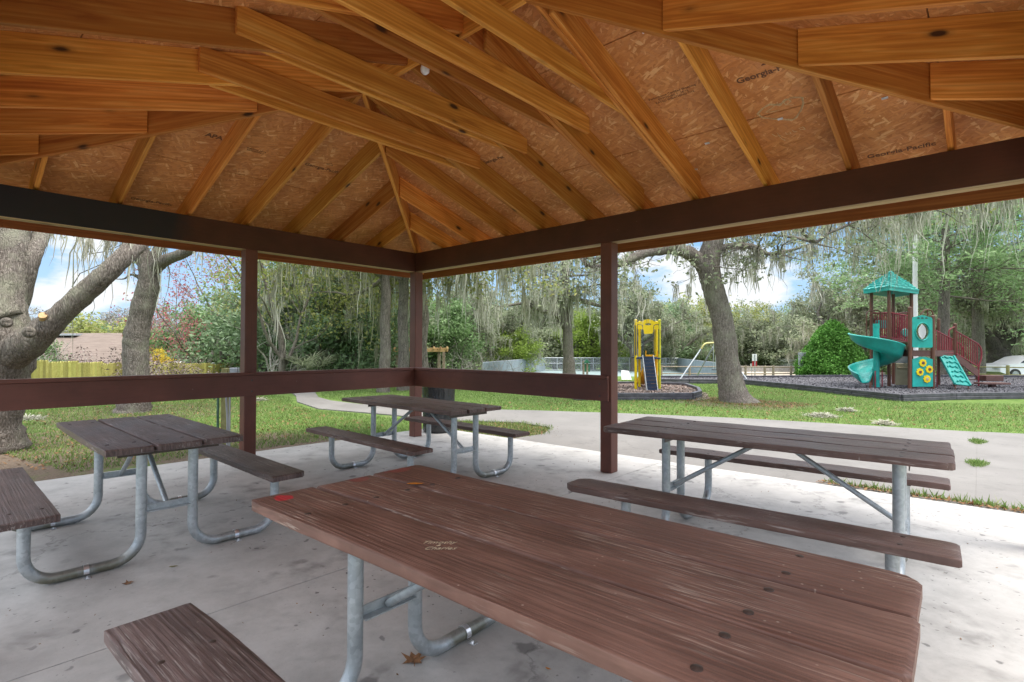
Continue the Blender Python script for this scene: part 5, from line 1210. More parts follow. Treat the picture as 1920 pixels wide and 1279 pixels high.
big = [g2(1390, 719), g2(1500, 730), g2(1600, 741), g2(1690, 751), tuple(W(1790, 14.75, 0)[:2]), tuple(W(1960, 15.2, 0)[:2]), tuple(W(2150, 17.5, 0)[:2]), tuple(W(2050, 25, 0)[:2]), tuple(W(1830, 25.3, 0)[:2]), tuple(W(1650, 25.4, 0)[:2]), tuple(W(1430, 24.2, 0)[:2]), tuple(W(1200, 23.8, 0)[:2]), tuple(W(1195, 21.3, 0)[:2])]
bed('rubber_mulch', big, MULB, 'black timber border round the large grey mulch play area', None)
small = [tuple(W(1080, 14.2, 0)[:2]), tuple(W(1297, 14.4, 0)[:2]), tuple(W(1313, 15.2, 0)[:2]), tuple(W(1309, 16.6, 0)[:2]), tuple(W(1285, 18.6, 0)[:2]), tuple(W(1180, 19.4, 0)[:2]), tuple(W(1060, 19, 0)[:2])]
bed('wood_mulch', small, CHIB, 'black timber border round the small wood chip bed under the yellow tower', None)
scatter('rubber_mulch_chips', big, 46000, .05, MULCHM, .07, 30, 'loose grey rubber mulch in the large play area', 'mulch')
scatter('wood_chips', small, 16000, .07, CHIPM, .07, 31, 'loose wood chips in the small play bed', 'mulch')
scatter('wood_chips', [tuple(W(1300, 14, 0)[:2]), tuple(W(1330, 14.6, 0)[:2]), tuple(W(1325, 16.5, 0)[:2]), tuple(W(1308, 17, 0)[:2])], 1200, .06, CHIPM, -.03, 32, 'wood chips spilled on the grass beside the small play bed', 'mulch')

# ------------------------------------------------------------------ yellow play tower
D = 16.7
Y = empty('play_tower', W(1214, D, 0), label='yellow play tower with navy ladder steps and orange slide behind', cat='play tower')
ul = np.array(Y.location); up_ = np.array([0, 0, 1.0])
def yw(px, z, dd=0.0): return W(px, D+dd, z)-ul
for px, dd in ((1192, .0), (1236.5, .0), (1199, .95), (1231, .95)):
    mb = MB(); mb.tube([yw(px, .02, dd), yw(px, 2.24, dd)], .042, 14); mb.tube([yw(px, 2.24, dd), yw(px, 2.27, dd), yw(px, 2.285, dd)], [.05, .045, .01], 14); mb.build('post', YELLOWGR if px == 1236.5 else YELLOW, Y, True)
# arched header panel with hand hole
xl, xr = yw(1193, 0)[:2], yw(1236, 0)[:2]; wv_ = np.append(xr-xl, 0); WD = np.linalg.norm(wv_); ex = wv_/WD; o0 = np.append(xl, 0)
def ring_panel(outer, inner, o, ex, ey, ez, th, mat, name, parent):
    """plate with one hole: outer and inner loops with the same number of points"""
    n = len(outer); mb = MB(); o = np.array(o, float)
    f = lambda p, k: o+ex*p[0]+ey*p[1]+ez*k*th
    mb.v = [tuple(f(p, 0)) for p in outer]+[tuple(f(p, 0)) for p in inner]+[tuple(f(p, 1)) for p in outer]+[tuple(f(p, 1)) for p in inner]
    for i in range(n):
        j = (i+1) % n; mb.f += [(i, j, n+j, n+i), (2*n+i, 2*n+j, 3*n+j, 3*n+i), (i, j, 2*n+j, 2*n+i), (n+i, n+j, 3*n+j, 3*n+i)]
    return mb.build(name, mat, parent)
def resample(poly, c, n):
    out = []; m_ = len(poly)
    for k in range(n):
        a = 2*math.pi*k/n; d = (math.cos(a), math.sin(a)); best = None
        for i in range(m_):
            p, q = poly[i], poly[(i+1) % m_]; ex_, ey_ = q[0]-p[0], q[1]-p[1]; den = d[0]*ey_-d[1]*ex_
            if abs(den) < 1e-9: continue
            t = ((p[0]-c[0])*ey_-(p[1]-c[1])*ex_)/den; u = ((p[0]-c[0])*d[1]-(p[1]-c[1])*d[0])/den
            if t > 0 and -1e-6 <= u <= 1+1e-6 and (best is None or t > best): best = t
        best = best or .05; out.append((c[0]+d[0]*best, c[1]+d[1]*best))
    return out
hdr = [(0, 1.98), (0, 2.2), (WD*.2, 2.21), (WD*.4, 2.28), (WD*.5, 2.29), (WD*.6, 2.28), (WD*.8, 2.21), (WD, 2.2), (WD, 1.98), (WD*.75, 1.97), (WD*.7, 1.84), (WD*.33, 1.82), (WD*.3, 1.97)]
c_h = (WD*.5, 2.13); ring_panel(resample(hdr, c_h, 48), [(c_h[0]+.1*math.cos(2*math.pi*k/48), c_h[1]+.032*math.sin(2*math.pi*k/48)) for k in range(48)], o0-EF*.03, ex, up_, -EF, .03, YELLOW, 'header_panel', Y)
# side rails (navy loops), yellow uprights
for s0, sgn in ((0.02, 1), (WD-.02, -1)):
    a = o0+ex*s0-EF*.05
    mb = MB(); mb.tube(smooth_path([a+up_*1.2, a+up_*2.05, a+ex*sgn*.05+up_*2.12, a+ex*sgn*.14+up_*2.1, a+ex*sgn*.17+up_*2.0, a+ex*sgn*.17+up_*1.25, a+ex*sgn*.12+up_*1.17], 4), .014, 8)
    mb.box(a+ex*sgn*.08+up_*1.06, (.24, .05, .05), (ex, EF, up_), .004); mb.build('hand_rail', NAVY, Y, True)
    for q in (.07, .125):
        mb = MB(); b = a+ex*sgn*q+EF*.12; mb.tube([b+up_*1.1, b+up_*2.08], .016, 8); mb.build('yellow_bar', YELLOW, Y, True)
mb = MB(); mb.box(o0-ex*.035+EF*.02+up_*1.62, (.03, .24, .95), (ex, EF, up_), .01); mb.build('side_panel', NAVY, Y)
# platform and steps
mb = MB(); mb.box(o0+ex*WD/2+EF*.48+up_*1.08, (WD-.1, .95, .05), (ex, EF, up_), .005); mb.build('platform', NAVY, Y)
ns = 10
for k in range(ns):
    z = .1+.1*k+.02*k*.1; z = .09+k*.103; fwd = -.55+.05*k
    mb = MB(); mb.box(o0+ex*WD*.48+EF*(fwd)+up_*(z+.05), (.31, .07, .098), (ex, EF, up_), .003); mb.box(o0+ex*WD*.48+EF*(fwd-.037)+up_*(z+.098), (.31, .012, .01), (ex, EF, up_)); 
    mb.build('ladder_step', NAVY, Y)
for q in (-.165, .165):
    mb = MB(); mb.bar(o0+ex*(WD*.48+q)-EF*.6+up_*.04, o0+ex*(WD*.48+q)-EF*.05+up_*1.14, .02, .11, bev=.003); mb.build('ladder_side', GREYS, Y)
# orange slide on the far side, seen through the posts
mb = MB(); sec = [(-.2, .16), (-.2, 0), (.2, 0), (.2, .16), (.17, .16), (.17, .03), (-.17, .03), (-.17, .16)]
rows = []
for t in np.linspace(0, 1, 14):
    c = o0+ex*(WD*.80)+EF*(.35+1.5*t*t*.9)+up_*(1.02*(1-t)**1.1+.12)
    rows.append([c+ex*a+up_*b for a, b in sec])
n = len(sec); mb.v = [tuple(q) for r in rows for q in r]; mb.f = [(i*n+k, i*n+(k+1) % n, (i+1)*n+(k+1) % n, (i+1)*n+k) for i in range(13) for k in range(n)]+[tuple(range(n)), tuple(range(13*n, 14*n))]
mb.build('slide', ORANGE, Y, True)
mb = MB(); mb.box(o0+ex*(WD*.82)+EF*.12+up_*.62, (.2, .03, .95), (ex, EF, up_), .01); mb.build('slide_panel', ORANGE, Y)

# ------------------------------------------------------------------ main play structure
D = 18.2
PS = empty('play_structure', W(1707, D, 0), label='maroon and teal play structure with spiral slide, shingled teal roof and climbing ramp', cat='play structure')
u0 = np.array(PS.location)
def q_(px, z, d): return W(px, d, z)-u0
def zpy(px, py, d): return P(px, py, d)[2]
def posts(px, d, z1, r=.055, z0=.02, mat=POSTBR, cap=True):
    mb = MB(); mb.tube([q_(px, z0, d), q_(px, z1, d)], r, 14)
    if cap: mb.tube([q_(px, z1, d), q_(px, z1+.03, d), q_(px, z1+.05, d)], [r*1.15, r*1.05, r*.3], 14)
    return mb.build('post', mat, PS, True)
dL, dF, dB, dR = 19.2, 18.5, 19.9, 19.2      # square deck seen corner-on
zt_ = zpy(1667, 546, 18.9)
posts(1634, dL, zt_, cap=False); posts(1667, dF, zt_, cap=False); posts(1675, dB, zt_, cap=False); posts(1709, dR, zt_, cap=False)
zn = zpy(1706, 578, 17.5); posts(1706, 17.5, zn, .06); posts(1749, 17.6, zpy(1749, 594, 17.6), .06); posts(1790.5, 18.6, zpy(1790, 609, 18.6), .06); posts(1760, 19.3, zpy(1760, 600, 19.3), .05)
# decks
zA, zB = zpy(1660, 634, 18.7), zpy(1730, 657, 17.8)
mb = MB(); cs = [q_(1634, 0, dL), q_(1667, 0, dF), q_(1709, 0, dR), q_(1675, 0, dB)]; mb.v = [tuple(c+up_*(zA-.14)) for c in cs]+[tuple(c+up_*zA) for c in cs]; mb.f = [(0, 1, 2, 3), (4, 5, 6, 7)]+[(i, (i+1) % 4, 4+(i+1) % 4, 4+i) for i in range(4)]; mb.build('deck', DECKBR, PS)
mb = MB(); cs = [q_(1706, 0, 17.5), q_(1750, 0, 17.6), q_(1792, 0, 18.6), q_(1762, 0, 19.5), q_(1709, 0, dR)]; mb.v = [tuple(c+up_*(zB-.2)) for c in cs]+[tuple(c+up_*zB) for c in cs]; mb.f = [(0, 1, 2, 3, 4), (5, 6, 7, 8, 9)]+[(i, (i+1) % 5, 5+(i+1) % 5, 5+i) for i in range(5)]; mb.build('deck', DECKBR, PS)
mb = MB(); a, b = q_(1668, zA, 18.5), q_(1704, zB-.05, 17.7); mb.v = [tuple(v) for v in (a, a-up_*.14, b-up_*.16, b, a+EF*.8+up_*0, a+EF*.8-up_*.14, b+EF*1.2-up_*.16, b+EF*1.2)]; mb.f = [(0, 1, 2, 3), (4, 5, 6, 7), (0, 4, 7, 3), (1, 5, 6, 2), (0, 1, 5, 4), (3, 2, 6, 7)]; mb.build('deck_step', DECKBR, PS)
# teal shingled roof
zE, zP_ = zpy(1671, 545, 18.6), zpy(1671, 513, 19.2)
ctr = (q_(1634, 0, dL)+q_(1709, 0, dR)+q_(1667, 0, dF)+q_(1675, 0, dB))/4
crn = [q_(1620, 0, 19.1), q_(1669, 0, 17.95), q_(1724, 0, 19.15), q_(1674, 0, 20.5)]
RF = empty('roof'); RF.parent = PS
mb = MB(); lv = 9; V = []; 
for k in range(lv+1):
    t = k/lv; c4 = [c*(1-t)+ctr*t for c in crn]; z = zE+.06+(zP_-zE)*(t**.86)
    V.append((c4, z))
for k in range(lv):
    (ca, za), (cb, zb_) = V[k], V[k+1]
    for i in range(4):
        j = (i+1) % 4; m_ = max(2, 7-k//2)
        for s_ in range(m_):
            f0, f1 = s_/m_, (s_+1)/m_; dz = .0 if (s_+k) % 2 else .022
            a0 = ca[i]*(1-f0)+ca[j]*f0; a1_ = ca[i]*(1-f1)+ca[j]*f1; b0_ = cb[i]*(1-f0)+cb[j]*f0; b1_ = cb[i]*(1-f1)+cb[j]*f1; out_ = ((ca[i]+ca[j])/2-ctr); out_ = out_/(np.linalg.norm(out_)+1e-6)*.02
            mb.add([a0+up_*(za+.03+dz)+out_, a1_+up_*(za+.03+dz)+out_, b1_+up_*(zb_+.005), b0_+up_*(zb_+.005), a0+up_*(za+.0)+out_, a1_+up_*(za+.0)+out_], [(0, 1, 2, 3), (0, 1, 5, 4)])
mb.build('roof_shingles', TEAL, RF)
mb = MB()
for i in range(4):
    j = (i+1) % 4; mb.add([crn[i]+up_*(zE-.05), crn[j]+up_*(zE-.05), crn[j]*1.0+up_*(zE+.085), crn[i]+up_*(zE+.085), crn[i]*.93+ctr*.07+up_*(zE-.05), crn[j]*.93+ctr*.07+up_*(zE-.05)], [(0, 1, 2, 3), (0, 1, 5, 4)])
mb.add([crn[0]*.93+ctr*.07+up_*(zE-.05), crn[1]*.93+ctr*.07+up_*(zE-.05), crn[2]*.93+ctr*.07+up_*(zE-.05), crn[3]*.93+ctr*.07+up_*(zE-.05), ctr+up_*(zP_-.1)], [(0, 1, 4), (1, 2, 4), (2, 3, 4), (3, 0, 4)])
mb.build('eave', TEAL, RF)
mb = MB(); mb.tube([ctr+up_*(zP_+.02), ctr+up_*(zP_+.08), ctr+up_*(zP_+.11)], [.09, .06, .01], 10); mb.build('roof_cap', TEAL, RF)
# balusters
def railpanel(a, b, za0, za1, zb0, zb1, n, mat=MAROON, r=.016, name='guard_rail', top_arc=0):
    """a,b plan points; z bottom/top at a and b"""
    p = empty(name); p.parent = PS
    mb = MB(); A0, B0, A1, B1 = a+up_*za0, b+up_*zb0, a+up_*za1, b+up_*zb1
    mb.tube([A0, B0], r*1.25, 8); 
    tp = [A1*(1-t)+B1*t+up_*top_arc*math.sin(math.pi*t) for t in np.linspace(0, 1, 7)]; mb.tube(tp, r*1.35, 8); mb.build('top_and_bottom_rail', mat, p, True)
    for k in range(n):
        t = (k+.5)/n; mb = MB(); mb.tube([A0*(1-t)+B0*t, A1*(1-t)+B1*t+up_*top_arc*math.sin(math.pi*t)], r, 7); mb.build('baluster', mat, p, True)
f1 = q_(1648, 0, dF+.25); 
railpanel(q_(1650, 0, 18.9), q_(1668, 0, 18.5), zA+.05, zpy(1650, 586, 18.8), zA+.05, zpy(1668, 586, 18.5), 5)
railpanel(q_(1669, 0, 18.5), q_(1703, 0, 18.2), zA+.02, zpy(1669, 586, 18.5), zA-.12, zpy(1700, 592, 18.2), 8)
railpanel(q_(1635, 0, 19.3), q_(1673, 0, 19.9), zA+.05, zA+.95, zA+.05, zA+.95, 9)
railpanel(q_(1677, 0, 19.9), q_(1708, 0, 19.2), zA+.05, zA+.95, zA+.05, zA+.95, 8)
# hooded hand rails at the slide entry and the far ramp
mb = MB(); mb.tube(smooth_path([q_(1625, zA-.1, 18.9), q_(1625, zA+.75, 18.9), q_(1627, zA+.93, 18.9), q_(1634, zA+.98, 18.9), q_(1647, zA+.98, 18.85), q_(1650.5, zA+.9, 18.85), q_(1651, zA+.7, 18.85), q_(1651, zA+.1, 18.85)], 4), .022, 8); mb.tube([q_(1630, zA+.87, 18.9), q_(1648, zA+.87, 18.9)], .014, 6); mb.tube([q_(1630, zA+.8, 18.9), q_(1646, zA+.8, 18.9)], .014, 6); mb.build('slide_hood_rail', POSTBR, PS, True)
mb = MB(); mb.tube(smooth_path([q_(1724, zpy(1724, 592, 18), 18.4), q_(1731, zpy(1731, 582, 18), 18.4), q_(1740, zpy(1740, 579, 18), 18.4), q_(1748, zpy(1748, 583, 18), 18.4), q_(1751, zpy(1751, 600, 18), 18.4)], 4), .022, 8); mb.tube([q_(1739, zpy(1739, 579, 18), 18.4), q_(1739, zpy(1739, 600, 18), 18.4)], .02, 8); mb.build('loop_rail', POSTBR, PS, True)
# bubble panel
xa, xb = q_(1709, 0, 17.48), q_(1747, 0, 17.56); ex2 = xb-xa; W2 = np.linalg.norm(ex2); ex2 /= W2
def zz(py): return zpy(1728, py, 17.5)
z0, z1 = zz(652), zz(594)
outer = [(0, z0), (W2, z0), (W2, z1-.03), (W2*.72, z1+.02), (W2*.5, z1+.06), (W2*.28, z1+.02), (0, z1-.03)]
cc = (W2/2, zz(622)); R1 = .27
BP = ring_panel(resample(outer, cc, 60), [(cc[0]+R1*.88*math.cos(2*math.pi*k/60), cc[1]+R1*math.sin(2*math.pi*k/60)) for k in range(60)], xa-EF*.02, ex2, up_, -EF, .035, TEAL, 'bubble_panel', PS)
mb = MB(); mb.tube([xa-EF*.06+ex2*(cc[0]+(R1+.02)*.88*math.cos(a))+up_*(cc[1]+(R1+.02)*math.sin(a)) for a in np.linspace(0, 2*math.pi, 33)], .022, 8, cap=False); o = mb.build('bubble_rim', TEAL, BP, True)
PLEX = Mat('clear_bubble_plastic'); PLEX.p.inputs['Transmission Weight'].default_value = 1; PLEX.p.inputs['Roughness'].default_value = .05; PLEX.p.inputs['IOR'].default_value = 1.05; PLEX = PLEX.m
mb = MB(); mb.v = []; 
for j in range(7):
    f = j/6; rr = R1*.9*math.sin(math.pi/2*f); zz_ = .11*math.cos(math.pi/2*f)
    for k in range(24): a = 2*math.pi*k/24; mb.v.append(tuple(xa-EF*(.03+zz_)+ex2*(cc[0]+rr*.88*math.cos(a))+up_*(cc[1]+rr*math.sin(a))))
mb.f = [(j*24+k, j*24+(k+1) % 24, (j+1)*24+(k+1) % 24, (j+1)*24+k) for j in range(6) for k in range(24)]; o = mb.build('bubble', PLEX, BP, 'full')
for dx in (-.09, .09, 0):
    mb = MB(); mb.prism([(cc[0]+dx*1.6-.05, z1-.065), (cc[0]+dx*1.6+.05, z1-.065), (cc[0]+dx*1.6+.03, z1-.02), (cc[0]+dx*1.6-.03, z1-.02)], xa-EF*.056, ex2, up_, -EF, .003); mb.build('panel_slot', RUBBER, BP)
# flower panel below with four yellow rings
z0, z1 = zz(725), zz(672)
mb = MB(); mb.prism([(0, z0), (W2, z0), (W2, z1-.03), (W2*.62, z1+.05), (W2*.38, z1+.05), (0, z1-.03)], xa-EF*.02, ex2, up_, -EF, .035); FP = mb.build('flower_panel', TEAL, PS)
for px, py in ((1727.5, 680.5), (1739.5, 692.5), (1722, 697.5), (1735, 710.5)):
    c = xa+ex2*((px-1709)/38*W2)+up_*zz(py); mb = MB()
    for k in range(8):
        a = math.pi*k/4; cp = c+ex2*.085*math.cos(a)+up_*.085*math.sin(a); mb.tube([cp-EF*.05, cp-EF*.085], .045, 10)
    mb.tube([c-EF*.05, c-EF*.088], .1, 20); r_ = mb.build('yellow_ring', YELLOW, FP, True)
    mb = MB(); mb.tube([c-EF*.08, c-EF*.1, c-EF*.105], [.055, .05, .02], 14); mb.build('ring_hub', DECKBR if px != 1735 else TAN, r_, True)
# tan panel with shelf under the decks
mb = MB(); a, b = q_(1679, 0, 18.3), q_(1704, 0, 18.2); e = (b-a)/np.linalg.norm(b-a); w_ = np.linalg.norm(b-a); zb0, zb1 = zpy(1690, 717, 18.3), zpy(1690, 655, 18.3)
mb.box((a+b)/2+up_*(zb0+zb1*.58)/2, (w_, .04, zb1*.6-zb0+.15), (e, EF, up_), .01); mb.box((a+b)/2-EF*.05+up_*zpy(1690, 690, 18.3), (w_*.8, .1, .03), (e, EF, up_), .005); mb.build('tan_panel', TAN, PS)
mb = MB(); mb.box((a+b)/2+EF*.05+up_*zpy(1690, 672, 18.3), (w_, .02, .32), (e, EF, up_)); mb.build('window', GREYS, PS)
for px in (1654, 1757, 1641):
    posts(px, 18.2 if px != 1641 else 17.9, zpy(px, 695, 18.2), .02, .02, MAROON, False)
# play wheel behind the rail, small teal panels on the high deck
mb = MB(); c = q_(1697, zpy(1697, 624, 18.4), 18.5); mb.tube([c-EF*.04, c, c+EF*.04], [.12, .15, .12], 16); mb.build('teal_ball', TEAL, PS, True)
mb = MB(); mb.box(q_(1652, zpy(1652, 608, 19.5), 19.55), (.42, .04, .3), (ER, EF, up_), .01); mb.build('teal_panel', TEAL, PS)
# stairs
sa, sb = q_(1793, 0, 18.5), q_(1835, 0, 18.9); zs0, zs1 = zpy(1793, 668, 18.5), .1
for off_ in (0, .75):
    a3 = sa+EF*off_+up_*(zs0-.02); b3 = sb+EF*off_+up_*(zpy(1835, 700, 18.9)-.03)
    mb = MB(); mb.bar(a3, b3, .03, .24, bev=.004); mb.build('stair_stringer', DECKBR, PS)
    railpanel(sa+EF*off_, sb+EF*off_, zpy(1793, 663, 18.5), zpy(1793, 621, 18.5), zpy(1835, 688, 18.9), zpy(1835, 645, 18.9), 10)
    mb = MB(); m0 = sb+EF*off_; mb.tube(smooth_path([m0+up_*zpy(1835, 646, 18.9), m0+ER*.1+up_*zpy(1835, 655, 18.9), m0+ER*.1+up_*zpy(1835, 672, 18.9), m0+ER*.0+up_*zpy(1835, 690, 18.9), m0+up_*.05], 3), .026, 8); mb.build('stair_end_post', MAROON, PS, True)
for k in range(6):
    t = (k+.5)/6; c = sa*(1-t)+sb*t+EF*.375+up_*((zs0)*(1-t)+.2*t+.02); mb = MB(); mb.box(c, (.17, .72, .03), ((sb-sa)/np.linalg.norm(sb-sa), EF, up_), .004); mb.build('stair_tread', DECKBR, PS)
# rails between the panel tower and the stairs
railpanel(q_(1752, 0, 17.7), q_(1787, 0, 18.5), zpy(1752, 662, 17.7), zpy(1752, 618, 17.7), zpy(1787, 662, 18.5), zpy(1787, 636, 18.5), 8, top_arc=.0)
mb = MB(); mb.tube(smooth_path([q_(1780, zpy(1780, 660, 18.4), 18.4), q_(1779, zpy(1779, 625, 18.4), 18.4), q_(1782, zpy(1782, 617, 18.4), 18.4), q_(1789, zpy(1789, 613, 18.5), 18.5)], 4), .022, 8); mb.build('loop_rail', MAROON, PS, True)
# climbing ramp with wavy holds
ra, rb = q_(1773, zpy(1773, 667, 18.0), 18.1), q_(1804, zpy(1804, 722, 17.3), 17.2); dr = rb-ra; LR = np.linalg.norm(dr); dr /= LR; wr = ER-dr*np.dot(ER, dr); wr /= np.linalg.norm(wr); nr = np.cross(wr, dr); nr *= -1 if np.dot(nr, EF) > 0 else 1
mb = MB(); mb.box((ra+rb)/2, (LR, .46, .04), (dr, wr, nr), .01); RP = mb.build('climbing_ramp', TEAL, PS)
for sg in (-1, 1): mb = MB(); mb.bar(ra+wr*sg*.235+nr*.03, rb+wr*sg*.235+nr*.03, .05, .08, up=nr, bev=.012); mb.build('ramp_side', TEAL, RP)
for k in range(6):
    c = ra+dr*LR*(k+.6)/6.3+nr*.04+wr*(.05 if k % 2 else -.02); mb = MB(); mb.tube(smooth_path([c-wr*.16+dr*.03, c-wr*.08-dr*.05, c+wr*.0+dr*.01, c+wr*.1-dr*.05, c+wr*.17+dr*.03], 4), .028, 8); mb.build('climbing_hold', TEAL, RP, True)
for sg in (-.2, .2): mb = MB(); mb.tube([rb+wr*sg-dr*.05, rb+wr*sg-up_*(rb[2]-.02)], .02, 6); mb.build('ramp_foot', POSTBR, RP, True)
# low brown transfer bench
mb = MB(); mb.box(q_(1855, zpy(1855, 709, 18.9), 18.9), (.62, .45, .2), (ER, EF, up_), .01); mb.build('transfer_step', DECKBR, PS)
mb = MB(); mb.box(q_(1860, zpy(1860, 719, 18.3), 18.3), (.95, .4, .06), (ER, EF, up_), .01); mb.build('transfer_step', DECKBR, PS)
mb = MB(); mb.box(q_(1860, .1, 18.3), (.16, .16, .2), (ER, EF, up_), .005); mb.build('step_foot', DECKBR, PS)
# spiral slide: a swept trough on a helix round a centre pole
SC = q_(1643.5, 0, 18.15); RO, RI = .78, .1
SS = empty('spiral_slide'); SS.parent = PS
zs_top, zs_bot = zpy(1640, 641, 18.3), .26
rows = []; NT = 84
for i in range(NT+1):
    t = i/NT; th = math.radians(150+ t*415) ; z = zs_top*(1-t)+zs_bot*t
    rad = np.array([math.cos(th), 0]); e_r = ER*math.cos(th)+EF*math.sin(th); tang = -ER*math.sin(th)+EF*math.cos(th)
    cen = SC.copy(); slideout = 0
    if t > .9: k = (t-.9)/.1; cen = cen + (-ER*.30-EF*.25)*k*.9
    wall = .30+.12*math.sin(math.pi*min(1, t*1.5))
    sec = [(RO+.045, wall), (RO+.0, wall+.015), (RO-.04, wall-.05), (RO-.08, .14), (RO-.2, .03), (RO*.55, 0), (RI+.16, .03), (RI+.05, .12), (RI+.03, .2), (RI, .2), (RI, .1), (RI+.1, -.01), (RO*.55, -.045), (RO-.18, -.02), (RO-.05, .09), (RO+.0, wall-.07), (RO+.045, wall-.03)]
    rows.append([cen+e_r*a+up_*(z+b) for a, b in sec])
n = len(rows[0]); mb = MB(); mb.v = [tuple(q) for r in rows for q in r]; mb.f = [(i*n+k, i*n+(k+1) % n, (i+1)*n+(k+1) % n, (i+1)*n+k) for i in range(NT) for k in range(n)]+[tuple(range(n)), tuple(range(NT*n, (NT+1)*n))]
mb.build('slide_trough', TEAL, SS, 'full')
mb = MB(); mb.tube([SC+up_*.02, SC+up_*(zs_top+.62)], .095, 16); mb.build('centre_pole', TEAL, SS, True)
mb = MB(); a = rows[-1][4]; mb.tube([SC-ER*.55-EF*.5+up_*.02, SC-ER*.55-EF*.5+up_*.28], .03, 8); mb.build('slide_foot', POSTBR, SS, True)

# ------------------------------------------------------------------ swing frame
D = 23.5; SW = empty('swing_set', W(1337, D, 0), label='galvanised swing frame with yellow top corners half hidden by the leaning oak', cat='swing set'); s0 = np.array(SW.location)
def sw(px, py, d): return P(px, py, d)-s0
mb = MB(); mb.tube(smooth_path([sw(1275, 712, 22.6), sw(1314, 655, 23), sw(1320, 646, 23), sw(1329, 643.5, 23.1), sw(1345, 643, 23.3)], 3), .032, 10); mb.build('end_leg', GALV, SW, True)
mb = MB(); mb.tube([sw(1303, 711, 24.6), sw(1337, 651, 23.3)], .032, 10); mb.build('end_leg', GALV, SW, True)
mb = MB(); mb.tube([sw(1400, 711, 22.9), sw(1356, 652, 23.6)], .032, 10); mb.build('end_leg', GALV, SW, True)
mb = MB(); mb.tube(smooth_path([sw(1315, 654, 22.97), sw(1321, 645.6, 22.97), sw(1330, 643.2, 23.07), sw(1352, 643, 23.4)], 3), .038, 10); mb.build('top_bar', plain('faded_yellow_pipe', (.5, .45, .16), .5), SW, True)
for px in (1337.5, 1342): mb = MB(); mb.tube([sw(px, 644, 23.2), sw(px, 692, 23.2)], .012, 6); mb.build('chain', STEEL_BRIGHT, SW, True)
mb = MB(); mb.box(sw(1340, 693, 23.2), (.12, .4, .03), None, .01); mb.build('seat', RUBBER, SW)

# ------------------------------------------------------------------ court, fences, signs, pergola, house, car
def gnd(px, d): w = W(px, d, 0); return float(ground_z(w[0], w[1]))
cpts = [W(700, 27, 0), W(1010, 48.5, 0), W(1285, 48.5, 0), W(1420, 27, 0)]
zc = -.62
sheet('court', [tuple(p[:2]) for p in (W(905, 30, 0), W(1022, 47, 0), W(1271, 47, 0), W(1352, 30, 0))], zc-.5, zc+.04, COURT)
sheet('court', [tuple(p[:2]) for p in (W(1090, 27.6, 0), W(1100, 29.9, 0), W(1340, 29.9, 0), W(1345, 27.6, 0))], zc-.5, zc+.03, COURT)
def post_fence(name, a, b, z0, z1, n, mat, rails, r, label, mesh=None, rr=None, cat='fence'):
    t = empty(name, (a[0], a[1], z0), label=label, cat=cat); o = np.array([a[0], a[1], z0]); a = np.array([a[0], a[1], 0.]); b = np.array([b[0], b[1], 0.]); b0 = None
    for k in range(n+1):
        p = a+(b-a)*k/n
        if b0 is None: mb = MB(); mb.tube([(0, 0, 0), (0, 0, z1-z0)], r, 8); b0 = mb.build('fence_post', mat, t, True); ob = b0
        else: ob = b0.copy(); COL.objects.link(ob); ob.parent = t
        ob.location = tuple(p-np.array([a[0], a[1], 0]))
    for z in rails:
        mb = MB(); mb.tube([a+up_*z-o, b+up_*z-o], rr or r*.7, 6); mb.build('rail', mat, t, True)
    if mesh:
        d = (b-a)/np.linalg.norm(b-a); nrm = np.cross(d, up_); mb = MB(); mb.add([a+up_*z0-o+nrm*.03, b+up_*z0-o+nrm*.03, b+up_*z1-o+nrm*.03, a+up_*z1-o+nrm*.03], [(0, 1, 2, 3)]); mb.build('mesh_panel', mesh, t)
    return t
cz1 = zpy(1100, 671, 47)
post_fence('court_fence', W(1022, 47, 0), W(1271, 47, 0), zc, cz1, 11, GALV, (cz1, (cz1+zc)/2+.1, zc+.1), .04, 'chain link fence along the far end of the pale court', CHAIN)
post_fence('court_fence', W(905, 30, 0), W(1022, 47, 0), zc, cz1, 6, GALV, (cz1,), .04, 'court side fence with pale blue screen, left of the cypress trunk', BLUEGR)
post_fence('court_fence', W(1271, 47, 0), W(1352, 30, 0), zc, cz1, 6, GALV, (cz1, (cz1+zc)/2), .04, 'court side fence with pale blue screen, behind the swing frame', BLUEGR)
post_fence('rail_fence', W(1240, 26.6, 0), W(1450, 26.9, 0), -.1, .55, 4, RAILW, (.47, .12), .06, 'low two rail timber fence behind the swing frame', None, .035)
post_fence('rail_fence', W(1434, 27.8, 0), W(1580, 28.3, 0), -.15, .5, 3, RAILW, (.42, .08), .06, 'low two rail timber fence between the road signs and conifer bush', None, .035)
post_fence('rail_fence', W(1825, 26.5, 0), W(2030, 24.5, 0), -.1, .62, 3, POSTGR, (.52, .16), .07, 'timber rail fence in front of the white car', None, .03)
sheet('road', [tuple(W(1330, 29.5, 0)[:2]), tuple(W(1640, 29.5, 0)[:2]), tuple(W(1660, 44, 0)[:2]), tuple(W(1330, 44, 0)[:2])], -1.2, -.5, PAVE)
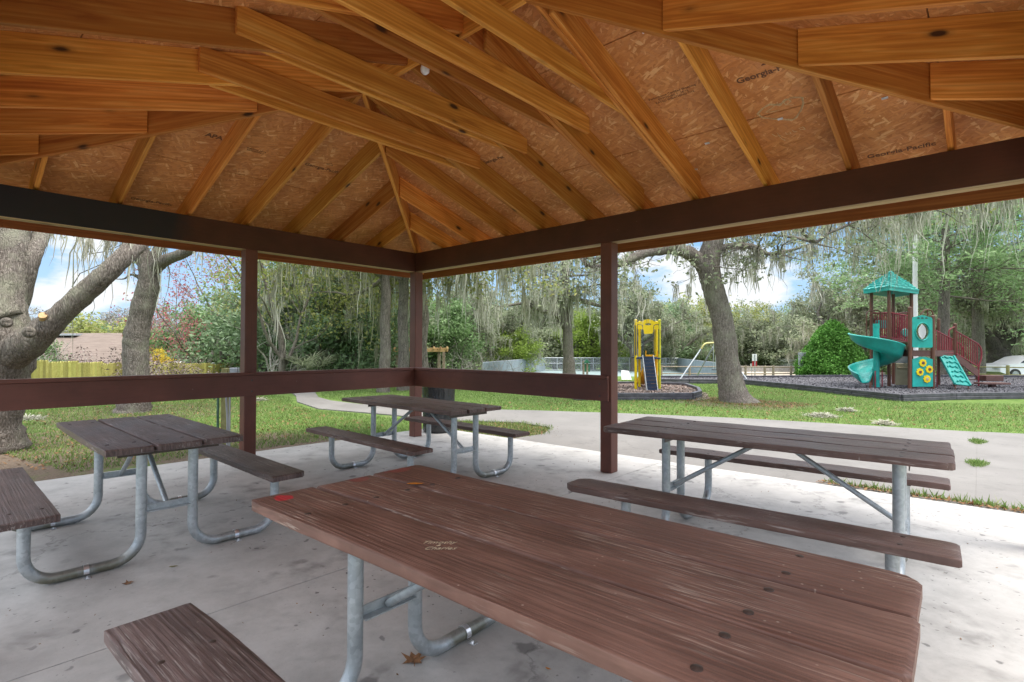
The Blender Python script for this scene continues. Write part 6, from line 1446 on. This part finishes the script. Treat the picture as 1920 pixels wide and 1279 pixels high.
# grey stockade fence
def pickets(name, a, b, za0, za1, zb0, zb1, pitch, w, mat, label, lim=100, steps=None, back=True):
    t = empty(name, (a[0], a[1], za0), label=label, cat='fence'); o = np.array([a[0], a[1], za0]); A = np.array([a[0], a[1], 0.]); B = np.array([b[0], b[1], 0.]); L = np.linalg.norm(B-A); n = int(L/pitch); d = (B-A)/L; nv = np.cross(d, up_); rg = np.random.RandomState(5)
    rest = MB()
    for k in range(n):
        f = (k+.5)/n; fs = f if steps is None else (math.floor(f*steps)+.5)/steps; z0, z1 = za0*(1-f)+zb0*f, za1*(1-fs)+zb1*fs; h = z1-z0+rg.randn()*.006; c = A+(B-A)*f
        mb = MB() if k < lim else rest
        c0 = c-o+up_*z0; hw = w/2; th = .018
        poly = [(-hw, 0), (hw, 0), (hw, h-.035), (hw-.03, h), (-hw+.03, h), (-hw, h-.035)]
        mb.prism(poly, c0+nv*(rg.randn()*.003), d, up_, nv, th)
        if k < lim: mb.build('picket', mat, t)
    if rest.v: tag(rest.build('pickets_beyond', mat, t), kind='stuff')
    for fz in (.25, .75):
        mb = MB(); mb.bar(A+up_*(za0+(za1-za0)*fz)-o-nv*.03, B+up_*(zb0+(zb1-zb0)*fz)-o-nv*.03, .04, .09); mb.build('fence_rail', mat, t)
    return t
fa, fb2, fc = W(-40, 13.4, 0), W(230, 20, 0), W(560, 36, 0)
pickets('picket_fence', W(20, 13.6, 0), W(231, 20, 0), -.2, 1.02, -.5, .76, .15, .14, FENCE_Y, 'new yellow-green board fence with dog-eared tops, section left of the second oak trunk', 100, 4)
pickets('picket_fence', W(232, 20.05, 0), W(560, 33, 0), -.5, .80, -1.2, .30, .15, .14, FENCE_Y, 'new yellow-green board fence, section running from the second oak trunk towards the thicket', 100, 8)
pickets('stockade_fence', W(1385, 44, 0), W(1505, 44, 0), -.72, zpy(1440, 686, 44), -.72, zpy(1440, 686, 44), .12, .11, FENCE_G, 'grey weathered stockade fence in front of the white shed', 60)
# white shed
sh = empty('shed', W(1482, 50, -.9), label='small white shed with low pitched roof behind the stockade fence', cat='shed'); h0 = np.array(sh.location)
zr = zpy(1482, 676, 50)-h0[2]; mb = MB(); mb.box(np.array([0, 0, zr*.45]), (1.3, 1.5, zr*.9), (ER, EF, up_)); mb.build('wall', WHITE, sh)
mb = MB(); mb.prism([(-.8, 0), (.8, 0), (.45, .26), (-.75, .26)], np.array([0, 0, zr*.9])-EF*.8, ER, up_, EF, 1.6); mb.build('roof', WHITE, sh)
# signs
def sign_post(px, d, boards, label, z0, mat=GREYS, r=.03):
    t = empty('sign', W(px, d, z0), label=label, cat='sign'); o = np.array(t.location); zt2 = max(zpy(px, b[2], d) for b in boards)
    mb = MB(); mb.tube([np.array([0, 0, 0]), np.array([0, 0, zt2-o[2]-.02])], r, 8); mb.build('post', mat, t, True)
    for (x0, x1, y0, y1, m_) in boards:
        za, zb_ = zpy(px, y1, d), zpy(px, y0, d); wd = (x1-x0)/F_PX*d; c = W((x0+x1)/2, d, (za+zb_)/2)-o
        mb = MB(); mb.box(c+EF*.045, (wd, .02, zb_-za-.004), (ER, EF, up_), .004); mb.build('board', m_, t)
    return t
sign_post(1415.5, 28.6, [(1411, 1420, 664, 677, WHITE), (1411, 1420, 677.5, 687.5, REDS)], 'small sign post with white upper and red lower board right of the leaning oak', -.2)
sign_post(1409.5, 28.8, [(1407.8, 1411.2, 682, 694, WHITE)], 'narrow white marker sign just left of the red and white sign', -.2, r=.015)
sign_post(1505, 27.2, [(1497.5, 1512.5, 661, 694, GREYS)], 'tall pale grey sign back on a post left of the conifer bush', -.1)
# kiosk boards near the court
kk = empty('notice_board', W(1099, 29, gnd(1099, 29)), label='pair of small dark green boards on timber posts in front of the court', cat='notice board'); o = np.array(kk.location)
for px in (1094, 1101): mb = MB(); mb.box(P(px, 690, 29)-o, (.1, .1, .75), (ER, EF, up_), .005); mb.build('post', RAILW, kk)
for a, b in ((1095, 1100), (1102, 1106)): mb = MB(); mb.box((P(a, 690, 29)+P(b, 690, 29))/2-o, ((b-a)/F_PX*29, .04, .42), (ER, EF, up_), .004); mb.build('board', GREENP, kk)
mb = MB(); mb.prism([(-.2, 0), (.2, 0), (0, .22)], P(1100, 681, 29)-o-EF*.1, ER, up_, EF, .3); mb.build('roof', GREENP, kk)
wb = G(1176, 712); t = empty('white_board', wb, label='small white board leaning on the grass behind the small mulch bed', cat='board'); mb = MB(); mb.prism([(-.25, 0), (.2, 0), (.1, .42), (-.22, .46)], (0, 0, 0), ER, up_*.9+EF*.35, EF, .03); mb.build('board', WHITE, t)
# pergola
pg = empty('pergola', W(790, 27, gnd(790, 27)), label='pale timber pergola seen behind the corner post', cat='pergola'); o = np.array(pg.location)
for px, d in ((745, 26.5), (823, 26.5), (757, 28.6), (832, 28.6)): mb = MB(); t0_ = W(px, d, gnd(px, d)-.2); mb.box((t0_+P(px, 657, d))/2-o, (.14, .14, P(px, 657, d)[2]-t0_[2]), (ER, EF, up_), .006); mb.build('post', RAILW, pg)
for d in (26.4, 28.7): mb = MB(); mb.bar(P(736, 656, d)-o, P(840, 656, d)-o, .06, .2, bev=.005); mb.build('beam', PINE_PALE, pg)
for k in range(9): px = 738+k*12.5; mb = MB(); mb.bar(P(px, 652, 26.1)-o, P(px+2, 653, 29.1)-o, .05, .14, bev=.004); mb.build('slat', PINE_PALE, pg)
# house beyond the fence
hz = -1.2; hs = empty('house', W(160, 27, hz), label='low house with brown shingle roof and dark gable beyond the board fence', cat='house'); o = np.array(hs.location)
A0, B0 = P(-60, 694, 24)-o, P(236, 694, 26)-o; A1, B1 = P(-60, 625, 28.5)-o, P(229, 624.5, 30)-o; A2, B2 = A1*2-A0, B1*2-B0; A2[2] = A0[2]; B2[2] = B0[2]; nn = np.array([0, 0, -.08])
mb = MB(); mb.add([A0, B0, B1, A1, A0+nn, B0+nn, B1+nn, A1+nn], [(0, 1, 2, 3), (4, 5, 6, 7), (0, 1, 5, 4), (1, 2, 6, 5)]); mb.add([A1, B1, B2, A2], [(0, 1, 2, 3)]); mb.build('roof', HOUSER, hs)
G0, G1, G2 = B0-ER*.5+nn, B1-ER*.5+nn, B2-ER*.5+nn
mb = MB(); mb.add([G0, G1, G2], [(0, 1, 2)]); mb.build('gable', BARK_DARK, hs)
mb = MB(); W0, W1 = A0+EF*.5, B0+EF*.5-ER*.5; mb.add([W0+nn*2, W1+nn*2, np.append(W1[:2], -.3), np.append(W0[:2], -.3)], [(0, 1, 2, 3)]); mb.add([G0, G2, np.append(G2[:2], -.3), np.append(G0[:2], -.3)], [(0, 1, 2, 3)]); mb.build('wall', TAN, hs)
mb = MB(); c = A1+(B1-A1)*.62+(A0-A1)*.18; mb.bar(A1+(B1-A1)*.55+(A0-A1)*.1+up_*.08, A1+(B1-A1)*.70+(A0-A1)*.1+up_*.08, .7, .1); mb.build('skylight', GREYS, hs)
# white things glimpsed over the fence
bt = empty('parked_boat', W(322, 30, -1.2), label='white boat under a dark cover glimpsed over the board fence', cat='boat'); o = np.array(bt.location)
mb = MB(); a = P(308, 688, 30)-o; b = P(352, 686, 30)-o; mb.tube([a, a*.7+b*.3, b*.8+a*.2, b], [.12, .3, .3, .1], 10); mb.build('hull', WHITE, bt, True); mb = MB(); mb.prism([(-.5, 0), (.6, 0), (.45, .35)], P(330, 684, 30)-o, ER, up_, EF, .4); mb.build('cover', RUBBER, bt)
cb = empty('white_cabinet', W(397, 31, -1.4), label='white upright cabinet standing behind the board fence', cat='cabinet'); o = np.array(cb.location); mb = MB(); mb.box(P(397, 690, 31)-o-[0, 0, .3], (.22, .3, 1.2), (ER, EF, up_), .01); mb.build('cabinet_body', WHITE, cb)
# light pole
lp = empty('light_pole', W(1717, 23.5, 0), label='plain white pole rising behind the play structure', cat='pole'); mb = MB(); mb.tube([(0, 0, 0), (0, 0, 4), tuple(P(1716, 440, 23.5)-np.array(lp.location))], [.10, .095, .09], 12); mb.build('pole_shaft', WHITE, lp, True)
# white sedan
def sedan(px0, d, zg, label):
    t = empty('parked_car', W(px0, d, zg), label=label, cat='car'); ex_, ey_ = ER, EF
    prof = [(-2.35, .45), (-2.38, .62), (-2.3, .80), (-1.7, .90), (-1.2, .94), (-.55, 1.36), (-.2, 1.42), (.6, 1.42), (.95, 1.36), (1.6, .98), (2.2, .9), (2.35, .72), (2.33, .42), (1.9, .3), (-1.9, .3)]
    mb = MB(); NW = 9; rows = []
    for j in range(NW):
        s_ = -1+2*j/(NW-1); row = []
        for x, z in prof:
            tuck = .16*max(0, z-.9)/.5; hw = .86-tuck; x2 = x*(1-.05*s_*s_*abs(x)/2.4); row.append(ex_*x2+ey_*(s_*hw)+up_*(z-.05*s_*s_*(z > 1.2)))
        rows.append(row)
    n = len(prof); mb.v = [tuple(p) for r in rows for p in r]; mb.f = [(i*n+k, i*n+(k+1) % n, (i+1)*n+(k+1) % n, (i+1)*n+k) for i in range(NW-1) for k in range(n)]+[tuple(range(n)), tuple(range((NW-1)*n, NW*n))]
    mb.build('body', CARW, t, True)
    for sg in (-1, 1):
        for poly in ([(-1.08, .97), (-.52, 1.33), (-.08, 1.36), (-.08, .98)], [(.0, .98), (.0, 1.36), (.58, 1.36), (.9, 1.28), (1.05, 1.0)]):
            mb = MB(); mb.v = []
            for x, z in poly: tuck = .16*max(0, z-.9)/.5; mb.v.append(tuple(ex_*x+ey_*sg*(.868-tuck)+up_*z))
            mb.f = [tuple(range(len(poly)))]; mb.build('side_window', GLASS, t)
        for x in (-1.42, 1.45):
            mb = MB(); c = ex_*x+ey_*sg*.80+up_*.32; mb.tube([c-ey_*.11, c+ey_*.11], .32, 20); wh = mb.build('tyre', RUBBER, t, True)
            mb = MB(); mb.tube([c+ey_*sg*.10, c+ey_*sg*.125, c+ey_*sg*.12], [.2, .19, .05], 16); mb.build('rim', GREYS, wh, True)
    mb = MB(); mb.box(-ex_*2.34-ey_*.62+up_*.68, (.06, .3, .12), (ex_, ey_, up_), .01); mb.build('headlight', GREYS, t)
    return t
sedan(1922, 31.5, zpy(1900, 711, 31.5), 'white sedan parked behind the rail fence at the right edge')
